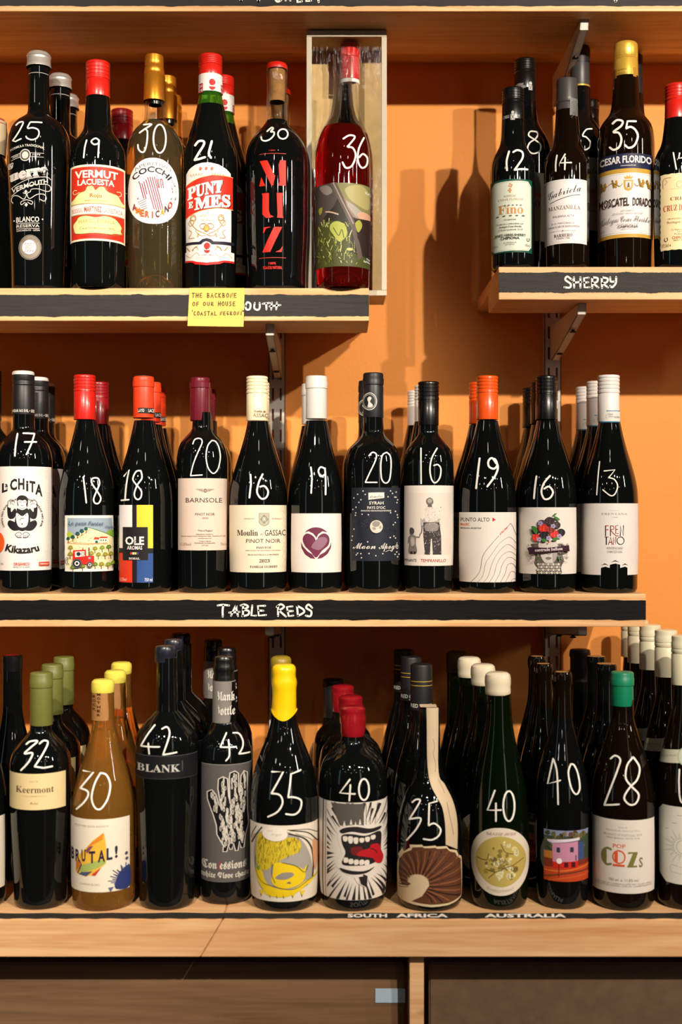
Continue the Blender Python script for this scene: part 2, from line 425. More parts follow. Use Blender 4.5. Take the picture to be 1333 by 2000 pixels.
def copies(b, items, names, group):
    """items = (photo x of the cap, depth Y); every part is copied with its thing; names = one label each"""
    res = []
    for (cx, Y), lb in zip(items, names):
        c = b.root.copy(); COL.objects.link(c); c.location = (PX(cx, Y), Y, b.zb); c['label'] = lb
        if group: c['group'] = group
        for ch in b.root.children:
            if ch.name.startswith('price_mark'): continue
            d = ch.copy(); COL.objects.link(d); d.parent = c
            for g in ch.children:
                k = g.copy(); COL.objects.link(k); k.parent = d
        res.append(c)
    if group: b.root['group'] = group
    return res
# ------------------------------------------------------------ the setting
WALL = 1.95; SF = 1.68            # wall plane, front plane of the hung shelves
tag(bm_obj('wall_back', box_bm(-2.6, 2.6, 0, .1, 0, 2.9), wall_paint(), loc=(0, WALL, 0)), kind='structure')
tag(bm_obj('floor', box_bm(-2.6, 2.6, -4.6, 1.95, -.04, 0), wood('dark_floor_boards', '#5a4030', '#37271c', 1, .4, axis=(20, 1, 20))), kind='structure')

def shelf(x0, x1, zt, depth, label, thick=.045, board=M_PINE):
    t = empty('wall_shelf', ((x0+x1)/2, SF, zt-thick), label, 'shelf')
    box('front_board', x0, x1, SF, SF+depth, zt-thick, zt, board, t, .0015)
    box('rear_board', x0, x1, SF+depth+.001, WALL-.001, zt-.018, zt-.0003, board, t)
    return t
def strip(t, y0, y1, x0, x1, seed, m=None):
    """the brushed band of blackboard paint, edges a little ragged"""
    rnd = random.Random(seed); bm = bmesh.new(); n = 150; rows = []
    for i in range(n+1):
        x = x0+(x1-x0)*i/n; j = rnd.uniform(-.4, .4); g = 1.6*max(0, sin(x*.045+seed))**9
        a = PZ(y0+j-g, SF); b = PZ(y1+rnd.uniform(-.4, .5)+1.6*max(0, sin(x*.036+2*seed))**9, SF); X = PX(x, SF)
        rows.append([bm.verts.new((X, SF-.0007, a)), bm.verts.new((X, SF-.0007, b)), bm.verts.new((X, SF-.00005, a)), bm.verts.new((X, SF-.00005, b))])
    for p, q in zip(rows, rows[1:]):
        bm.faces.new((p[0], q[0], q[1], p[1])); bm.faces.new((p[0], p[2], q[2], q[0])); bm.faces.new((p[1], q[1], q[3], p[3]))
    o = bm_obj('painted_strip', bm, m or M_BLACK); o.parent = t; o.location = -t.location; return o
XL, XR = -.72, .72
zTop = PZ(22, SF)+.045; zR1 = PZ(562.5, SF); zSh = PZ(521, SF); zR2 = PZ(1160, SF)
sh0 = shelf(XL, XR, zTop, .156, 'topmost pine wall shelf seen from below, above the red-capped bottles')
sh1 = shelf(XL, PX(722, SF), zR1, .115, 'short pine shelf with a yellow paper note stuck on its black band')
sh2 = shelf(PX(975, SF), XR, zSh, .115, 'short pine shelf on the far side, chalked SHERRY on its black band')
sh3 = shelf(XL, PX(1263, SF), zR2, .115, 'long pine shelf chalked TABLE REDS on its black band')
strip(sh0, -30, 11.5, -40, 1380, 1); strip(sh1, 576, 617.5, -40, 721.6, 2); strip(sh2, 532.5, 571, 975.6, 1380, 3); strip(sh3, 1172.5, 1210, -40, 1262.6, 4, M_BLACK2)
def chalk_word(t, view, strokes, w_, Y=SF-.0007, name='chalk_lettering', place=None):
    a = Art().view(*view); a.hold = True
    for st in strokes:
        if st[0] == 'l': a.line(st[1:], w_, '#e9e4da')
        else: a.curve(st, w_, '#e9e4da')
    return flat_art(name, a, place or plane_front(Y), M_CHALK, t, eps0=.0003)
VT = (400, 1160, 5.554)
chalk_word(sh3, VT, [
 [(145, 125), (200, 118), (268, 125)], [(205, 125), (198, 180), (200, 245)],
 [(345, 120), (315, 180), (290, 235)], ['l', (345, 120), (350, 180), (365, 238)], ['l', (270, 202), (380, 195)],
 [(395, 125), (440, 115), (475, 140), (420, 172)], [(420, 172), (480, 185), (475, 225), (410, 240)], ['l', (420, 125), (418, 240)],
 ['l', (520, 125), (510, 235), (560, 235)], ['l', (660, 128), (580, 130), (590, 235), (668, 228)], ['l', (590, 180), (640, 182)],
 [(785, 140), (830, 112), (865, 140), (810, 180)], ['l', (800, 130), (800, 238)], ['l', (810, 180), (885, 245)],
 ['l', (955, 135), (895, 140), (915, 240), (965, 235)], ['l', (905, 188), (960, 185)],
 ['l', (1005, 128), (1015, 235)], [(1005, 128), (1070, 165), (1080, 200), (1015, 238)],
 [(1170, 150), (1130, 115), (1105, 150), (1160, 190), (1150, 240), (1100, 235)]], 21)
VN = (340, 540, 3.333)
chalk_word(sh1, VN, [
 [(468, 190), (480, 168), (500, 180), (495, 212), (475, 215), (466, 195)],
 [(528, 172), (525, 205), (545, 218), (560, 205), (560, 172)],
 ['l', (580, 178), (625, 172)], ['l', (603, 176), (604, 215)],
 ['l', (640, 170), (635, 215)], ['l', (672, 170), (668, 215)], ['l', (625, 195), (695, 186)]], 12)
a = (930, 20, 3.124)
chalk_word(sh2, a, [
 [(588, 1645), (560, 1625), (548, 1645), (580, 1670), (575, 1692), (542, 1690)],
 ['l', (600, 1630), (602, 1692)], ['l', (640, 1630), (640, 1692)], ['l', (598, 1662), (645, 1658)],
 ['l', (690, 1632), (662, 1634), (665, 1692), (695, 1690)], ['l', (662, 1662), (688, 1660)],
 ['l', (712, 1630), (712, 1695)], [(712, 1630), (745, 1635), (740, 1658), (714, 1664)], ['l', (714, 1664), (750, 1692)],
 ['l', (770, 1630), (772, 1695)], [(770, 1630), (805, 1638), (800, 1660), (774, 1665)], ['l', (774, 1665), (808, 1692)],
 [(822, 1630), (825, 1655), (850, 1655)], [(858, 1628), (856, 1665), (835, 1690), (822, 1682)]], 12)
chalk_word(sh0, (440, 0, 5.554), [
 ['l', (150, -70), (175, 12)], ['l', (205, -70), (175, 12)], ['l', (340, -75), (365, 18)], ['l', (395, -70), (365, 18)],
 [(600, -60), (560, -70), (545, -20), (570, 18), (610, 5)], ['l', (650, -70), (660, 5)], ['l', (705, -70), (710, 5)], ['l', (655, -25), (710, -30)],
 ['l', (830, -65), (780, -60), (790, 25), (835, 15)], ['l', (785, -20), (825, -22)], ['l', (880, -65), (885, 15), (935, 8)], ['l', (960, -60), (1040, -60)], ['l', (1005, -60), (1018, 22)]], 24)
chalk_word(sh0, (0, 0, 1), [['l', (1198, -14), (1203, 3)], ['l', (1211, -12), (1204, 3)]], 4)

# slotted steel uprights on the wall, each slot a real opening
def upright(xc, label):
    t = empty('slotted_upright', (PX(xc, WALL), WALL, .95), label, 'upright')
    hw, d, bm = .0132, .014, bmesh.new(); z = .60; zE = 1.75-.02
    cols = [(-hw, -.0078), (-.0046, .0046), (.0078, hw)]
    for a_, b_ in cols: box_bm(a_, b_, -d, -d+.0014, z-.0+0, zE, bm=bm)
    zz = z
    while zz < zE:
        for a_, b_ in ((-.0078, -.0046), (.0046, .0078)): box_bm(a_, b_, -d, -d+.0014, zz, min(zz+.0132, zE), bm=bm)
        zz += .0325
    bmesh.ops.remove_doubles(bm, verts=bm.verts, dist=1e-6)
    bm_obj('face_plate', bm, M_STEEL, t, (0, 0, -.95+0))
    for sx in (-1, 1):
        f = box_bm(min(sx*hw, sx*(hw-.0014)), max(sx*hw, sx*(hw-.0014)), -d, -.0005, z, zE); bm_obj('side_flange', f, M_STEEL, t, (0, 0, -.95))
    return t
for o in (upright(542.5, 'grey slotted steel upright on the wall behind the cream-capped bottle marked 16'), upright(1078, 'grey slotted steel upright on the wall behind the bottle with a berry-crowned face')):
    for c in o.children: c.location.z = -.95
def bracket(xc, zt, x_front, label, length=.235, drop=.085, tip=.014, round_tip=False):
    """a folded steel arm under a shelf: tapering cheeks with a lit lower lip"""
    X = PX(xc, WALL); t = empty('shelf_bracket', (X, WALL-.016, zt), label, 'bracket'); w_ = .0058
    prof = [(0, 0), (-length, 0)]
    if round_tip: prof += [(-length-.002*0-.0+0-.003*sin(k*pi/10), -tip*k/5) for k in range(1, 5)]
    prof += [(-length+.004, -tip), (-length*.35, -drop*.80), (-.012, -drop), (0, -drop*.97)]
    for sx in (-1, 1):
        bm = bmesh.new(); A = [bm.verts.new((sx*w_, y, z)) for y, z in prof]; B = [bm.verts.new((sx*(w_-.0013), y, z)) for y, z in prof]
        bm.faces.new(A); bm.faces.new(B)
        for i in range(len(A)): bm.faces.new((A[i-1], A[i], B[i], B[i-1]))
        bm_obj('cheek', bm, M_STEEL, t)
    lip = prof[1:-1]; bm = bmesh.new()
    rows = [[bm.verts.new((x, y, z+o)) for x in (-w_, w_) for o in (0, .0014)] for y, z in lip]
    for p, q in zip(rows, rows[1:]):
        bm.faces.new((p[0], p[2], q[2], q[0])); bm.faces.new((p[1], p[3], q[3], q[1])); bm.faces.new((p[0], q[0], q[1], p[1])); bm.faces.new((p[2], q[2], q[3], p[3]))
    bm_obj('lower_lip', bm, M_STEEL, t)
    for f in (.70, .22):
        y = -length*f; k = (f-.35)/.65 if f > .35 else 0; z = -(tip+(drop*.8-tip)*(1-f)/.65) if f > .35 else -drop*.86
        s_ = lathe('screw', [(.0005, -.003), (.0045, -.0025), (.0045, -.0008), (.002, 0), (.002, .004), (.0003, .004)], 12)
        link('screw', s_, M_SCREW, t, (0, y, z-.0008))
    return t
g = 'grey steel brackets under the shelves'
bracket(1084, zTop-.046, 1136, 'steel bracket under the topmost shelf, behind the bottle chalked 15', .226, .05, .012)
bracket(545, zR1-.046, 524, 'steel bracket under the short shelf, above the cream-capped bottle marked 16', .226, .05)
bracket(1080, zSh-.046, 1127, 'steel bracket under the shelf chalked SHERRY', .226, .052)
bracket(545, zR2-.046, 512, 'steel bracket tip under the long shelf above the yellow wax seal', .232, .034, .014, True)
bracket(1079, zR2-.046, 1114, 'steel bracket tip under the long shelf above the green-capped bottle', .232, .034, .014, True)
for o in list(COL.objects):
    if o.name.startswith('shelf_bracket'): o['group'] = g

# ------------------------------------------------------------ the counter and cabinet below
DF = 1.506; zC = PZ(1795, DF)
ct = empty('counter', (0, DF, zC-.047), 'thick pine counter shelf with a chalked black line along its front edge', 'counter')
xj = PX(392, DF)
def plank(x0, x1, skew0, skew1, nm='front_board'):
    bm = bmesh.new(); h = .047
    V = [bm.verts.new(v) for v in ((x0, 0, 0), (x1, 0, 0), (x1+skew1, 0, h), (x0+skew0, 0, h), (x0, .15, 0), (x1, .15, 0), (x1+skew1, .15, h), (x0+skew0, .15, h))]
    for q in ((0, 1, 2, 3), (5, 4, 7, 6), (3, 2, 6, 7), (4, 5, 1, 0), (4, 0, 3, 7), (1, 5, 6, 2)): bm.faces.new([V[i] for i in q])
    bmesh.ops.bevel(bm, geom=list(bm.edges), offset=.0012, segments=2, affect='EDGES')
    o = bm_obj(nm, bm, M_PINE2); o.parent = ct; return o
plank(XL, xj-.0004, 0, .028); plank(xj+.0004, XR, .028, 0)
box('rear_board', XL, XR, DF+.151, WALL-.001, zC-.025, zC-.0004, M_PINE2, ct)
a = Art(); a.poly([(-80, 1783.6)]+[(x, 1783.6+.6*sin(x*.05)+.5*sin(x*.013)) for x in range(-60, 1420, 20)]+[(1420, 1794.6)]+[(x, 1794.4+.5*sin(x*.11)) for x in range(1400, -70, -10)]+[(-80, 1794.6)], '#2e2c2b')
flat_art('painted_strip', a, plane_top(zC), M_BLACK, ct, eps0=.0003)
def topword(word, x0, x1):
    a = Art(); a.text(word, x0, x1, 1792.6, 6.6, '#e9e4da', bold=.035)
    flat_art('chalk_lettering', a, plane_top(zC), M_CHALK, ct, eps0=.0007)
topword('SOUTH', 680, 757); topword('AFRICA', 775, 876); topword('AUSTRALIA', 948, 1107)
# open-fronted base: pine divider, dark top rail, two brown bin fronts
cb = empty('base_cabinet', (0, DF+.05, 0), 'brown wooden base cabinet with two panel fronts beneath the counter', 'cabinet')
M_BIN = wood('brown_varnished_board', '#7d5f44', '#5a4330', .7, .33, .5, knots=.01)
M_BIN2 = mat('smoky_glossy_panel', '#6a5542', .22, spec=.6, mottle=.35)
zt = zC-.047-.001
box('divider', PX(801, DF+.012), PX(829, DF+.012), DF+.012, DF+.40, .0, zt, M_PINE2, cb)
box('top_rail', XL, PX(800, DF+.012)-.001, DF+.085, DF+.11, zt-.05, zt, M_BIN, cb); box('top_rail', PX(830, DF+.012)+.001, XR, DF+.085, DF+.11, zt-.05, zt, M_BIN, cb)
def tilted(x0, x1, m):
    bm = bmesh.new(); zb_, h = .06, zt-.022-.06
    V = [bm.verts.new(v) for v in ((x0, 0, 0), (x1, 0, 0), (x1, .030, h), (x0, .030, h), (x0, .018, 0), (x1, .018, 0), (x1, .048, h), (x0, .048, h))]
    for q in ((0, 1, 2, 3), (5, 4, 7, 6), (3, 2, 6, 7), (4, 5, 1, 0), (4, 0, 3, 7), (1, 5, 6, 2)): bm.faces.new([V[i] for i in q])
    bmesh.ops.bevel(bm, geom=list(bm.edges), offset=.002, segments=2, affect='EDGES')
    return bm_obj('panel_front', bm, m, cb, (0, -.035, .06))
p1 = tilted(XL, PX(800, DF+.012)-.004, M_BIN); p2 = tilted(PX(830, DF+.012)+.008, XR, M_BIN2); p2['label'] = 'glossy smoky brown panel front'
box('back_panel', XL, XR, DF+.40, DF+.41, 0, zt, M_BIN, cb)
st = bm_obj('sticker', box_bm(0, .0375, -.0006, 0, 0, .0175, 0), mat('pale_sticker', '#a9bccb', .4), p1); st.location = (PX(735, DF+.02), .0262-.0004, PZ(1972, DF+.02)-.06); st.rotation_euler.x = 0
st['label'] = 'small pale blue-grey sticker'
st.rotation_euler.x = -math.atan(.030/(zt-.022-.06)); st.location.y = .030*(st.location.z)/(zt-.022-.06)-.0006

# ------------------------------------------------------------ paper note and the boxed bottle's carton
nt_ = Art().view(340, 540, 3.333)
no = empty('paper_note', (PX(422, SF), SF-.002, PZ(637, SF)), 'square yellow paper note with three handwritten lines stuck on the shelf edge', 'note')
nt_.poly([(103, 75), (462, 75), (455, 327), (90, 322)], '#f2cf6c')
bm = bmesh.new(); q = [(103, 75), (462, 75), (455, 327), (90, 322)]; n = 10; rows = []
for i in range(n+1):
    f = i/n; row = []
    for side in (0, 1):
        t_, b_ = (q[0], q[3]) if side == 0 else (q[1], q[2]); x, y = t_[0]+(b_[0]-t_[0])*f, t_[1]+(b_[1]-t_[1])*f
        px, py = 340+x/3.333, 540+y/3.333; Y = SF-.0012-.007*f**3
        row.append(bm.verts.new((PX(px, Y), Y, PZ(py, Y))))
    rows.append(row)
for p, r_ in zip(rows, rows[1:]): bm.faces.new((p[0], p[1], r_[1], r_[0]))
o = bm_obj('paper_sheet', bm, mat('yellow_note_paper', '#edc05c', .7, mottle=.05)); o.parent = no; o.location = -no.location
a = Art().view(340, 540, 3.333)
def hand(a, s_, x0, y0, h, adv, col, w_=5):
    G = {'T': [[(0, 0), (1, 0)], [(.5, 0), (.45, 1)]], 'H': [[(.1, 0), (.05, 1)], [(.85, 0), (.8, 1)], [(0, .5), (1.1, .45)]], 'E': [[(.8, 0), (.1, .05), (.1, 1), (.85, .95)], [(.1, .5), (.7, .45)]],
      'B': [[(.1, 0), (.1, 1)], [(.1, 0), (.7, .1), (.6, .42), (.1, .5)], [(.1, .5), (.85, .65), (.7, .95), (.1, 1)]], 'A': [[(0, 1), (.45, 0), (.85, 1)], [(.15, .65), (.75, .6)]],
      'C': [[(.85, .15), (.45, 0), (.1, .4), (.2, .85), (.6, 1), (.9, .85)]], 'K': [[(.1, 0), (.1, 1)], [(.8, 0), (.1, .55), (.85, 1)]], 'O': [[(.5, 0), (.1, .3), (.15, .8), (.5, 1), (.9, .7), (.85, .2), (.5, 0)]],
      'N': [[(.1, 1), (.15, 0), (.75, 1), (.85, 0)]], 'F': [[(.85, 0), (.1, .05), (.15, 1)], [(.1, .5), (.8, .45)]], 'U': [[(.1, 0), (.1, .7), (.45, 1), (.8, .8), (.85, 0)]],
      'R': [[(.1, 1), (.1, 0), (.7, .1), (.6, .45), (.1, .5), (.85, 1)]], 'S': [[(.85, .1), (.35, 0), (.2, .35), (.75, .6), (.6, 1), (.05, .9)]], 'L': [[(.15, 0), (.1, 1), (.85, .95)]],
      'G': [[(.8, .1), (.3, 0), (.1, .6), (.5, 1), (.85, .75), (.5, .6)]], 'I': [[(.4, 0), (.4, 1)]], "'": [[(.3, -.3), (.2, 0)]], '"': [[(.2, -.3), (.2, 0)], [(.6, -.3), (.6, 0)]]}
    x = x0
    for ch in s_:
        for st_ in G.get(ch, []): a.line([(x+u*adv*.68, y0+v*h) for u, v in st_], w_, col)
        x += adv*(.55 if ch in "'I" else 1)
a.hold = True
hand(a, 'THE', 120, 110, 28, 25, '#4a3212'); hand(a, 'BACKBONE', 218, 110, 28, 25, '#4a3212')
hand(a, 'OF', 123, 168, 26, 25, '#4a3212'); hand(a, 'OUR', 192, 168, 24, 26, '#4a3212'); hand(a, 'HOUSE', 290, 165, 28, 24, '#4a3212')
hand(a, "'COASTAL", 118, 230, 26, 22.5, '#4a3212'); hand(a, 'NEGRONI"', 302, 230, 24, 22, '#4a3212')
flat_art('handwriting', a, (lambda x, y: (PX(x, SF-.0012-.007*max(0, (y-562.5)/74.5)**3), PZ(y, SF)), lambda u, v, e: (u, SF-.0012-.007*max(0, (PZ(562.5, SF)-v)/(PZ(562.5, SF)-PZ(637, SF)))**3-e, v)), M_INK, no, eps0=.0006)

BY = 1.742
x0, x1, z0, z1 = PX(599.5, BY), PX(756.5, BY), zR1+.0006, PZ(59, BY)
gb = empty('presentation_box', ((x0+x1)/2, BY, z0), 'tall grey-framed window box behind the bottle marked 36, tan inside', 'box')
M_GREY = mat('grey_card', '#c4baa4', .5, mottle=.12); M_TAN = mat('tan_card', '#dcb878', .55, bump=(9, .6, (1, 1, .6)), mottle=.3)
hw_ = (x1-x0)/2; H_ = z1-z0; fw = .0075
def bx(nm, a_, b_, c_, d_, e_, f_, m, bev=.0008): return bm_obj(nm, box_bm(a_, b_, c_, d_, e_, f_, bev), m, gb)
bx('frame_rail', -hw_, hw_, 0, .004, 0, .0075, M_GREY); bx('frame_rail', -hw_, hw_, 0, .004, H_-.009, H_, M_GREY)
bx('frame_stile', -hw_, -hw_+fw, 0, .004, .0076, H_-.0091, M_GREY); bx('frame_stile', hw_-fw, hw_, 0, .004, .0076, H_-.0091, M_GREY)
D_ = .079
M_LIN = mat('pale_card_lining', '#e2d6b4', .6)

bx('back_panel', -hw_+.0016, hw_-.0016, D_-.002, D_, 0, H_, M_TAN)
bx('base_panel', -hw_+.0016, hw_-.0016, .0042, D_-.0022, 0, .0015, M_TAN); bx('top_panel', -hw_+.0016, hw_-.0016, .0042, D_-.0022, H_-.0015, H_, M_TAN)
# clear film window
fm = thin_glass('clear_film', (1, 1, 1), 1.35, .1, .35)
for x_ in (-hw_, hw_-.0003): bx('side_film', x_, x_+.0003, .0042, D_, 0, H_, fm, 0)  # box sides added as clear film so lamp light reaches the back panel
film = bx('film_window', -hw_+fw+.0001, hw_-fw-.0001, .0043, .0046, .0076, H_-.0092, fm, 0)
# ------------------------------------------------------------ bottles: shared finishes
RED = mat('red_cap', '#c81f14', .3, coat=.5); DRED = mat('dark_red_cap', '#8c1018', .3, coat=.5); SILVER = mat('silver_cap', '#cfcac2', .35, metal=.6)
GOLD = mat('copper_gold_foil', '#e0912a', .3, metal=.75); YGOLD = mat('yellow_gold_cap', '#e8bd4c', .3, metal=.55); BLK = mat('black_cap', '#0c0b0c', .3, coat=.3)
BLKM = mat('matt_black_capsule', '#1b1a1c', .42); CREAM = mat('cream_cap', '#e6d9b4', .4, coat=.2); LGREY = mat('pale_grey_capsule', '#cfcac4', .4, coat=.2)
MAROON = mat('maroon_capsule', '#641423', .3, coat=.4); ORANGE = mat('orange_cap', '#ee5412', .3, coat=.4); ORED = mat('orange_red_capsule', '#e4401c', .38); WHITE = mat('white_cap', '#ddd8d2', .35, coat=.3)
OLIVE = mat('olive_capsule', '#66692f', .42); YWAX = mat('yellow_wax', '#f0c00c', .3, coat=.4); LYWAX = mat('pale_yellow_wax', '#e3d254', .35, coat=.3); RWAX = mat('dark_red_wax', '#8a1019', .28, coat=.5)
WWAX = mat('ivory_wax', '#e2d5b8', .3, coat=.4); GREENC = mat('green_capsule', '#0e7a56', .38, coat=.2); KRAFT = mat('kraft_paper', '#a4723f', .6, mottle=.3); GREYP = mat('grey_neck_paper', '#77726c', .6)
CORK = mat('cork', '#b98248', .8, mottle=.95, bump=(220, .8, (1, 1, 1))); GGREY = mat('charcoal_capsule', '#3c3a39', .4)
CLEAR = thin_glass('clear_neck_glass', (.97, .98, .97), 1.5); YELLOW_L = liquid_glass('pale_gold_liquid_in_glass', (.97, .82, .12), 7, cloud=.03, base=(1, .80, .36)); ROSE_L = liquid_glass('ruby_liquid_in_glass', (.93, .12, .05), 26, cloud=.04, base=(.8, .04, .02)); ORANGE_L = liquid_glass('orange_wine_in_glass', (.98, .70, .05), 17, cloud=.13, base=(1, .44, .07))
GREENG = mat('green_glass_neck', (.10, .42, .03), .03, trans=.85)
DEEP_L = M_DARK
W_ = '#e6dcd1'

def file_labels(where, n, word='bottle'):
    pos = ['second', 'rearmost'] if n == 2 else ['second', 'third', 'fourth', 'rearmost']
    return [f'{p} {word} in the file behind {where}' for p in pos]

# ============================================================ TOP SHELF, left
Y1 = 1.73; z1_ = zR1+.0003
# --- 25
b = Bottle(76.5, 1.725, z1_, [(112, 19.5), (133, 20), (210, 20.5), (224, 22), (232, 31), (240, 42), (250, 50), (262, 56), (276, 59.5), (292, 60.5), (320, 60.5), (400, 58.5), (540, 54)], 'vermouth_bottle',
   'large black bottle with silver cap and ornate white printed lettering, chalked 25')
b.rev('cap', [(103, 13), (104.5, 19), (108, 22), (112, 24), (114, 22.6), (117, 22.9), (118.5, 22.2), (121, 22.9), (122.5, 22.2), (125, 23.1), (126.5, 22.4), (130, 24), (133.5, 24.3)], SILVER)
b.mark((0, 90, 8.331), [[(270, 1290), (320, 1245), (385, 1240), (350, 1330), (280, 1450), (215, 1540)], ['l', (215, 1540), (260, 1555), (350, 1510)], ['l', (500, 1238), (685, 1245)], [(500, 1238), (455, 1335), (540, 1330), (620, 1360), (640, 1430), (600, 1500), (520, 1525), (450, 1500), (430, 1470)]], 26)
a = Art().view(0, 90, 8.331); C_ = '#c9c3ba'
a.rect(470, 425, 790, 432, C_); a.text('FORMULA TRADICIONAL', 190, 740, 0, 36, C_, 'g', arc=(455, 2520, 890, True))
a.ell(415, 1770, 90, 98, C_); a.ell(415, 1770, 76, 84, '#4a4643'); a.ell(415, 1770, 52, 58, C_); a.line([(190, 1770), (325, 1740)], 8, C_); a.line([(195, 1830), (325, 1800)], 8, C_); a.text('DESDE', 215, 310, 1800, 26, C_, 'g', slope=-.18)
a.line([(500, 1738), (715, 1738)], 7, C_); a.line([(500, 1802), (715, 1800)], 7, C_); a.text('1879', 540, 660, 1780, 26, C_, 'g')
a.text('G', 135, 230, 1960, 100, C_, 's', bold=.02)
a.view(0, 320, 8.0)
a.text('uerra', 172, 770, 270, 150, '#8d8781', 'b', bold=.05, slope=-.19); a.text('uerra', 158, 755, 250, 150, C_, 'b', bold=.03, slope=-.19)
a.curve([(185, 355), (450, 240), (720, 195), (795, 230)], 9, C_); a.curve([(190, 470), (440, 350), (700, 310), (780, 330), (790, 390), (730, 420), (600, 390), (500, 400), (480, 440)], 10, C_)
a.text('VERMOUTH', 195, 750, 435, 72, C_, 'g', bold=.012, slope=-.26)
a.curve([(215, 590), (190, 540), (215, 480), (290, 490), (380, 550), (420, 480), (370, 450)], 12, C_); a.curve([(630, 550), (690, 575), (725, 530), (690, 470), (580, 480), (470, 545), (430, 470), (480, 440)], 12, C_)
a.ell(413, 435, 26, 32, C_, 4); a.ell(418, 640, 26, 34, C_, 4); a.curve([(420, 560), (340, 590), (345, 635), (400, 600)], 11, C_); a.curve([(420, 560), (510, 590), (500, 635), (440, 600)], 11, C_)
a.text('BLANCO', 265, 618, 905, 78, C_, 'g', bold=.02); a.ell(235, 872, 14, 14, C_, 4); a.ell(668, 862, 14, 14, C_, 4)
a.rect(270, 922, 620, 930, C_); a.text('RESERVA', 270, 622, 990, 45, C_, 'g'); a.rect(270, 1006, 622, 1014, C_); a.text('CACABELOS · LEÓN', 272, 624, 1050, 24, C_, 'g')
b.label(a, 'printed_lettering', eps0=.0003)
a = Art().view(0, 320, 8.0); a.ell(475, 1305, 178, 197, '#8c8273'); a.ring(475, 1305, 165, 184, 14, '#5d544a'); a.text('SPIRITS AWARDS', 360, 600, 0, 34, '#4a4038', arc=(475, 1305, 128, True)); a.ell(462, 1300, 108, 112, '#efe9e4')
for i in range(4): a.line([(395+i*42, 1255), (415+i*42, 1240)], 9, '#b52a2a'); a.line([(385+i*42, 1372), (408+i*42, 1352)], 9, '#b52a2a')
a.text('CHAMPIONS', 388, 535, 1286, 18, '#333'); a.text('VERMOUTH', 388, 535, 1312, 18, '#333'); a.text('AWARDS', 400, 525, 1338, 18, '#333')
b.label(a, 'round_sticker', label='silver round award sticker', eps0=.0004)
copies(b, [(118, 1.8125), (133, 1.90)], file_labels('the bottle chalked 25, silver-capped', 2), 'silver-capped black bottles in one file')

# --- 19 vermut
b = Bottle(192, 1.705, z1_, [(186, 22), (191, 22.8), (225, 25), (250, 27), (262, 31), (274, 40), (288, 48), (302, 52.5), (325, 54.2), (420, 54), (540, 51.5)], 'vermouth_bottle',
   'black bottle with red screw cap and red and cream paper label, chalked 19')
b.rev('cap', screwcap(123, 191.5, 23.4, .5, 23.2), RED)
b.mark((125, 110, 9.521), [[(430, 1560), (395, 1700), (375, 1885)], [(660, 1570), (600, 1525), (530, 1560), (520, 1600), (570, 1640), (640, 1620), (660, 1560)], ['l', (660, 1560), (650, 1700), (640, 1880)]], 32)
a = Art().view(125, 300, 7.143); R_, Y_ = '#d8301c', '#f0e29a'
a.rect(96, 150, 855, 1212, '#f1e6c8'); a.rect(112, 180, 840, 1185, R_)
a.text('VERMUT', 166, 764, 335, 100, '#8c1710', 'g', bold=.035); a.text('VERMUT', 158, 756, 330, 100, '#f3ead4', 'g', bold=.03)
a.text('LACUESTA', 202, 712, 437, 76, '#8c1710', 'g', bold=.03); a.text('LACUESTA', 195, 705, 432, 76, '#f3ead4', 'g', bold=.03)
a.blob([(140, 690), (150, 610), (220, 545), (300, 520), (330, 465), (400, 455), (445, 510), (490, 470), (560, 462), (610, 520), (740, 550), (800, 620), (810, 690)], Y_)
a.curve([(140, 620), (220, 540), (300, 515), (330, 460), (400, 450), (445, 508), (500, 462), (580, 462), (620, 520), (750, 550), (800, 620)], 7, '#9a7a3a')
a.curve([(185, 500), (150, 490), (135, 520), (160, 550), (220, 530)], 8, Y_); a.curve([(740, 500), (790, 490), (800, 530), (770, 555)], 8, Y_); a.ring(380, 490, 16, 18, 6, '#9a7a3a'); a.ring(520, 490, 16, 18, 6, '#9a7a3a')
a.text('Rojo', 365, 535, 608, 52, '#b4551a', bold=.02); a.text('elaborado por', 295, 605, 662, 26, '#8a6a3a')
a.rect(112, 690, 840, 850, '#a8926a'); a.rect(112, 704, 840, 838, '#f2e8dc')
a.text('BODEGAS', 125, 265, 815, 60, '#c8402c'); a.text('MARTINEZ', 290, 530, 812, 74, '#c8402c', bold=.02); a.text('LACUESTA,S.A.', 555, 822, 815, 64, '#c8402c')
a.blob([(160, 1090), (150, 1030), (140, 980), (190, 920), (220, 880), (320, 868), (445, 890), (580, 865), (700, 885), (760, 930), (800, 985), (790, 1040), (800, 1080), (700, 1095), (640, 1110), (440, 1105), (260, 1112)], Y_)
a.curve([(165, 1100), (140, 980), (215, 880), (320, 865), (445, 888), (580, 862), (705, 882), (805, 985), (800, 1090), (640, 1115), (440, 1108), (260, 1115), (165, 1100)], 6, '#8a7a30')
a.text('HARO - ESPAÑA', 215, 710, 968, 54, '#c89050'); a.text('Casa fundada en 1895', 225, 712, 1052, 32, '#7a6a3a'); a.text('BODEGAS MARTINEZ LACUESTA, S.A. - HARO', 250, 720, 1158, 16, '#8c1710')
b.label(a, label='red and cream paper label with scrollwork')
copies(b, [(239, 1.865)], ['dark-red-capped bottle standing behind and right of the one chalked 19'], 'red-capped vermouth bottles in one file')
r = [o for o in COL.objects if o.get('label', '').startswith('dark-red-capped bottle standing behind')][0]
for ch in r.children:
    if ch.name.startswith('cap'): ch.data = ch.data.copy(); ch.data.materials[0] = DRED
r.scale = (1, 1, .955)

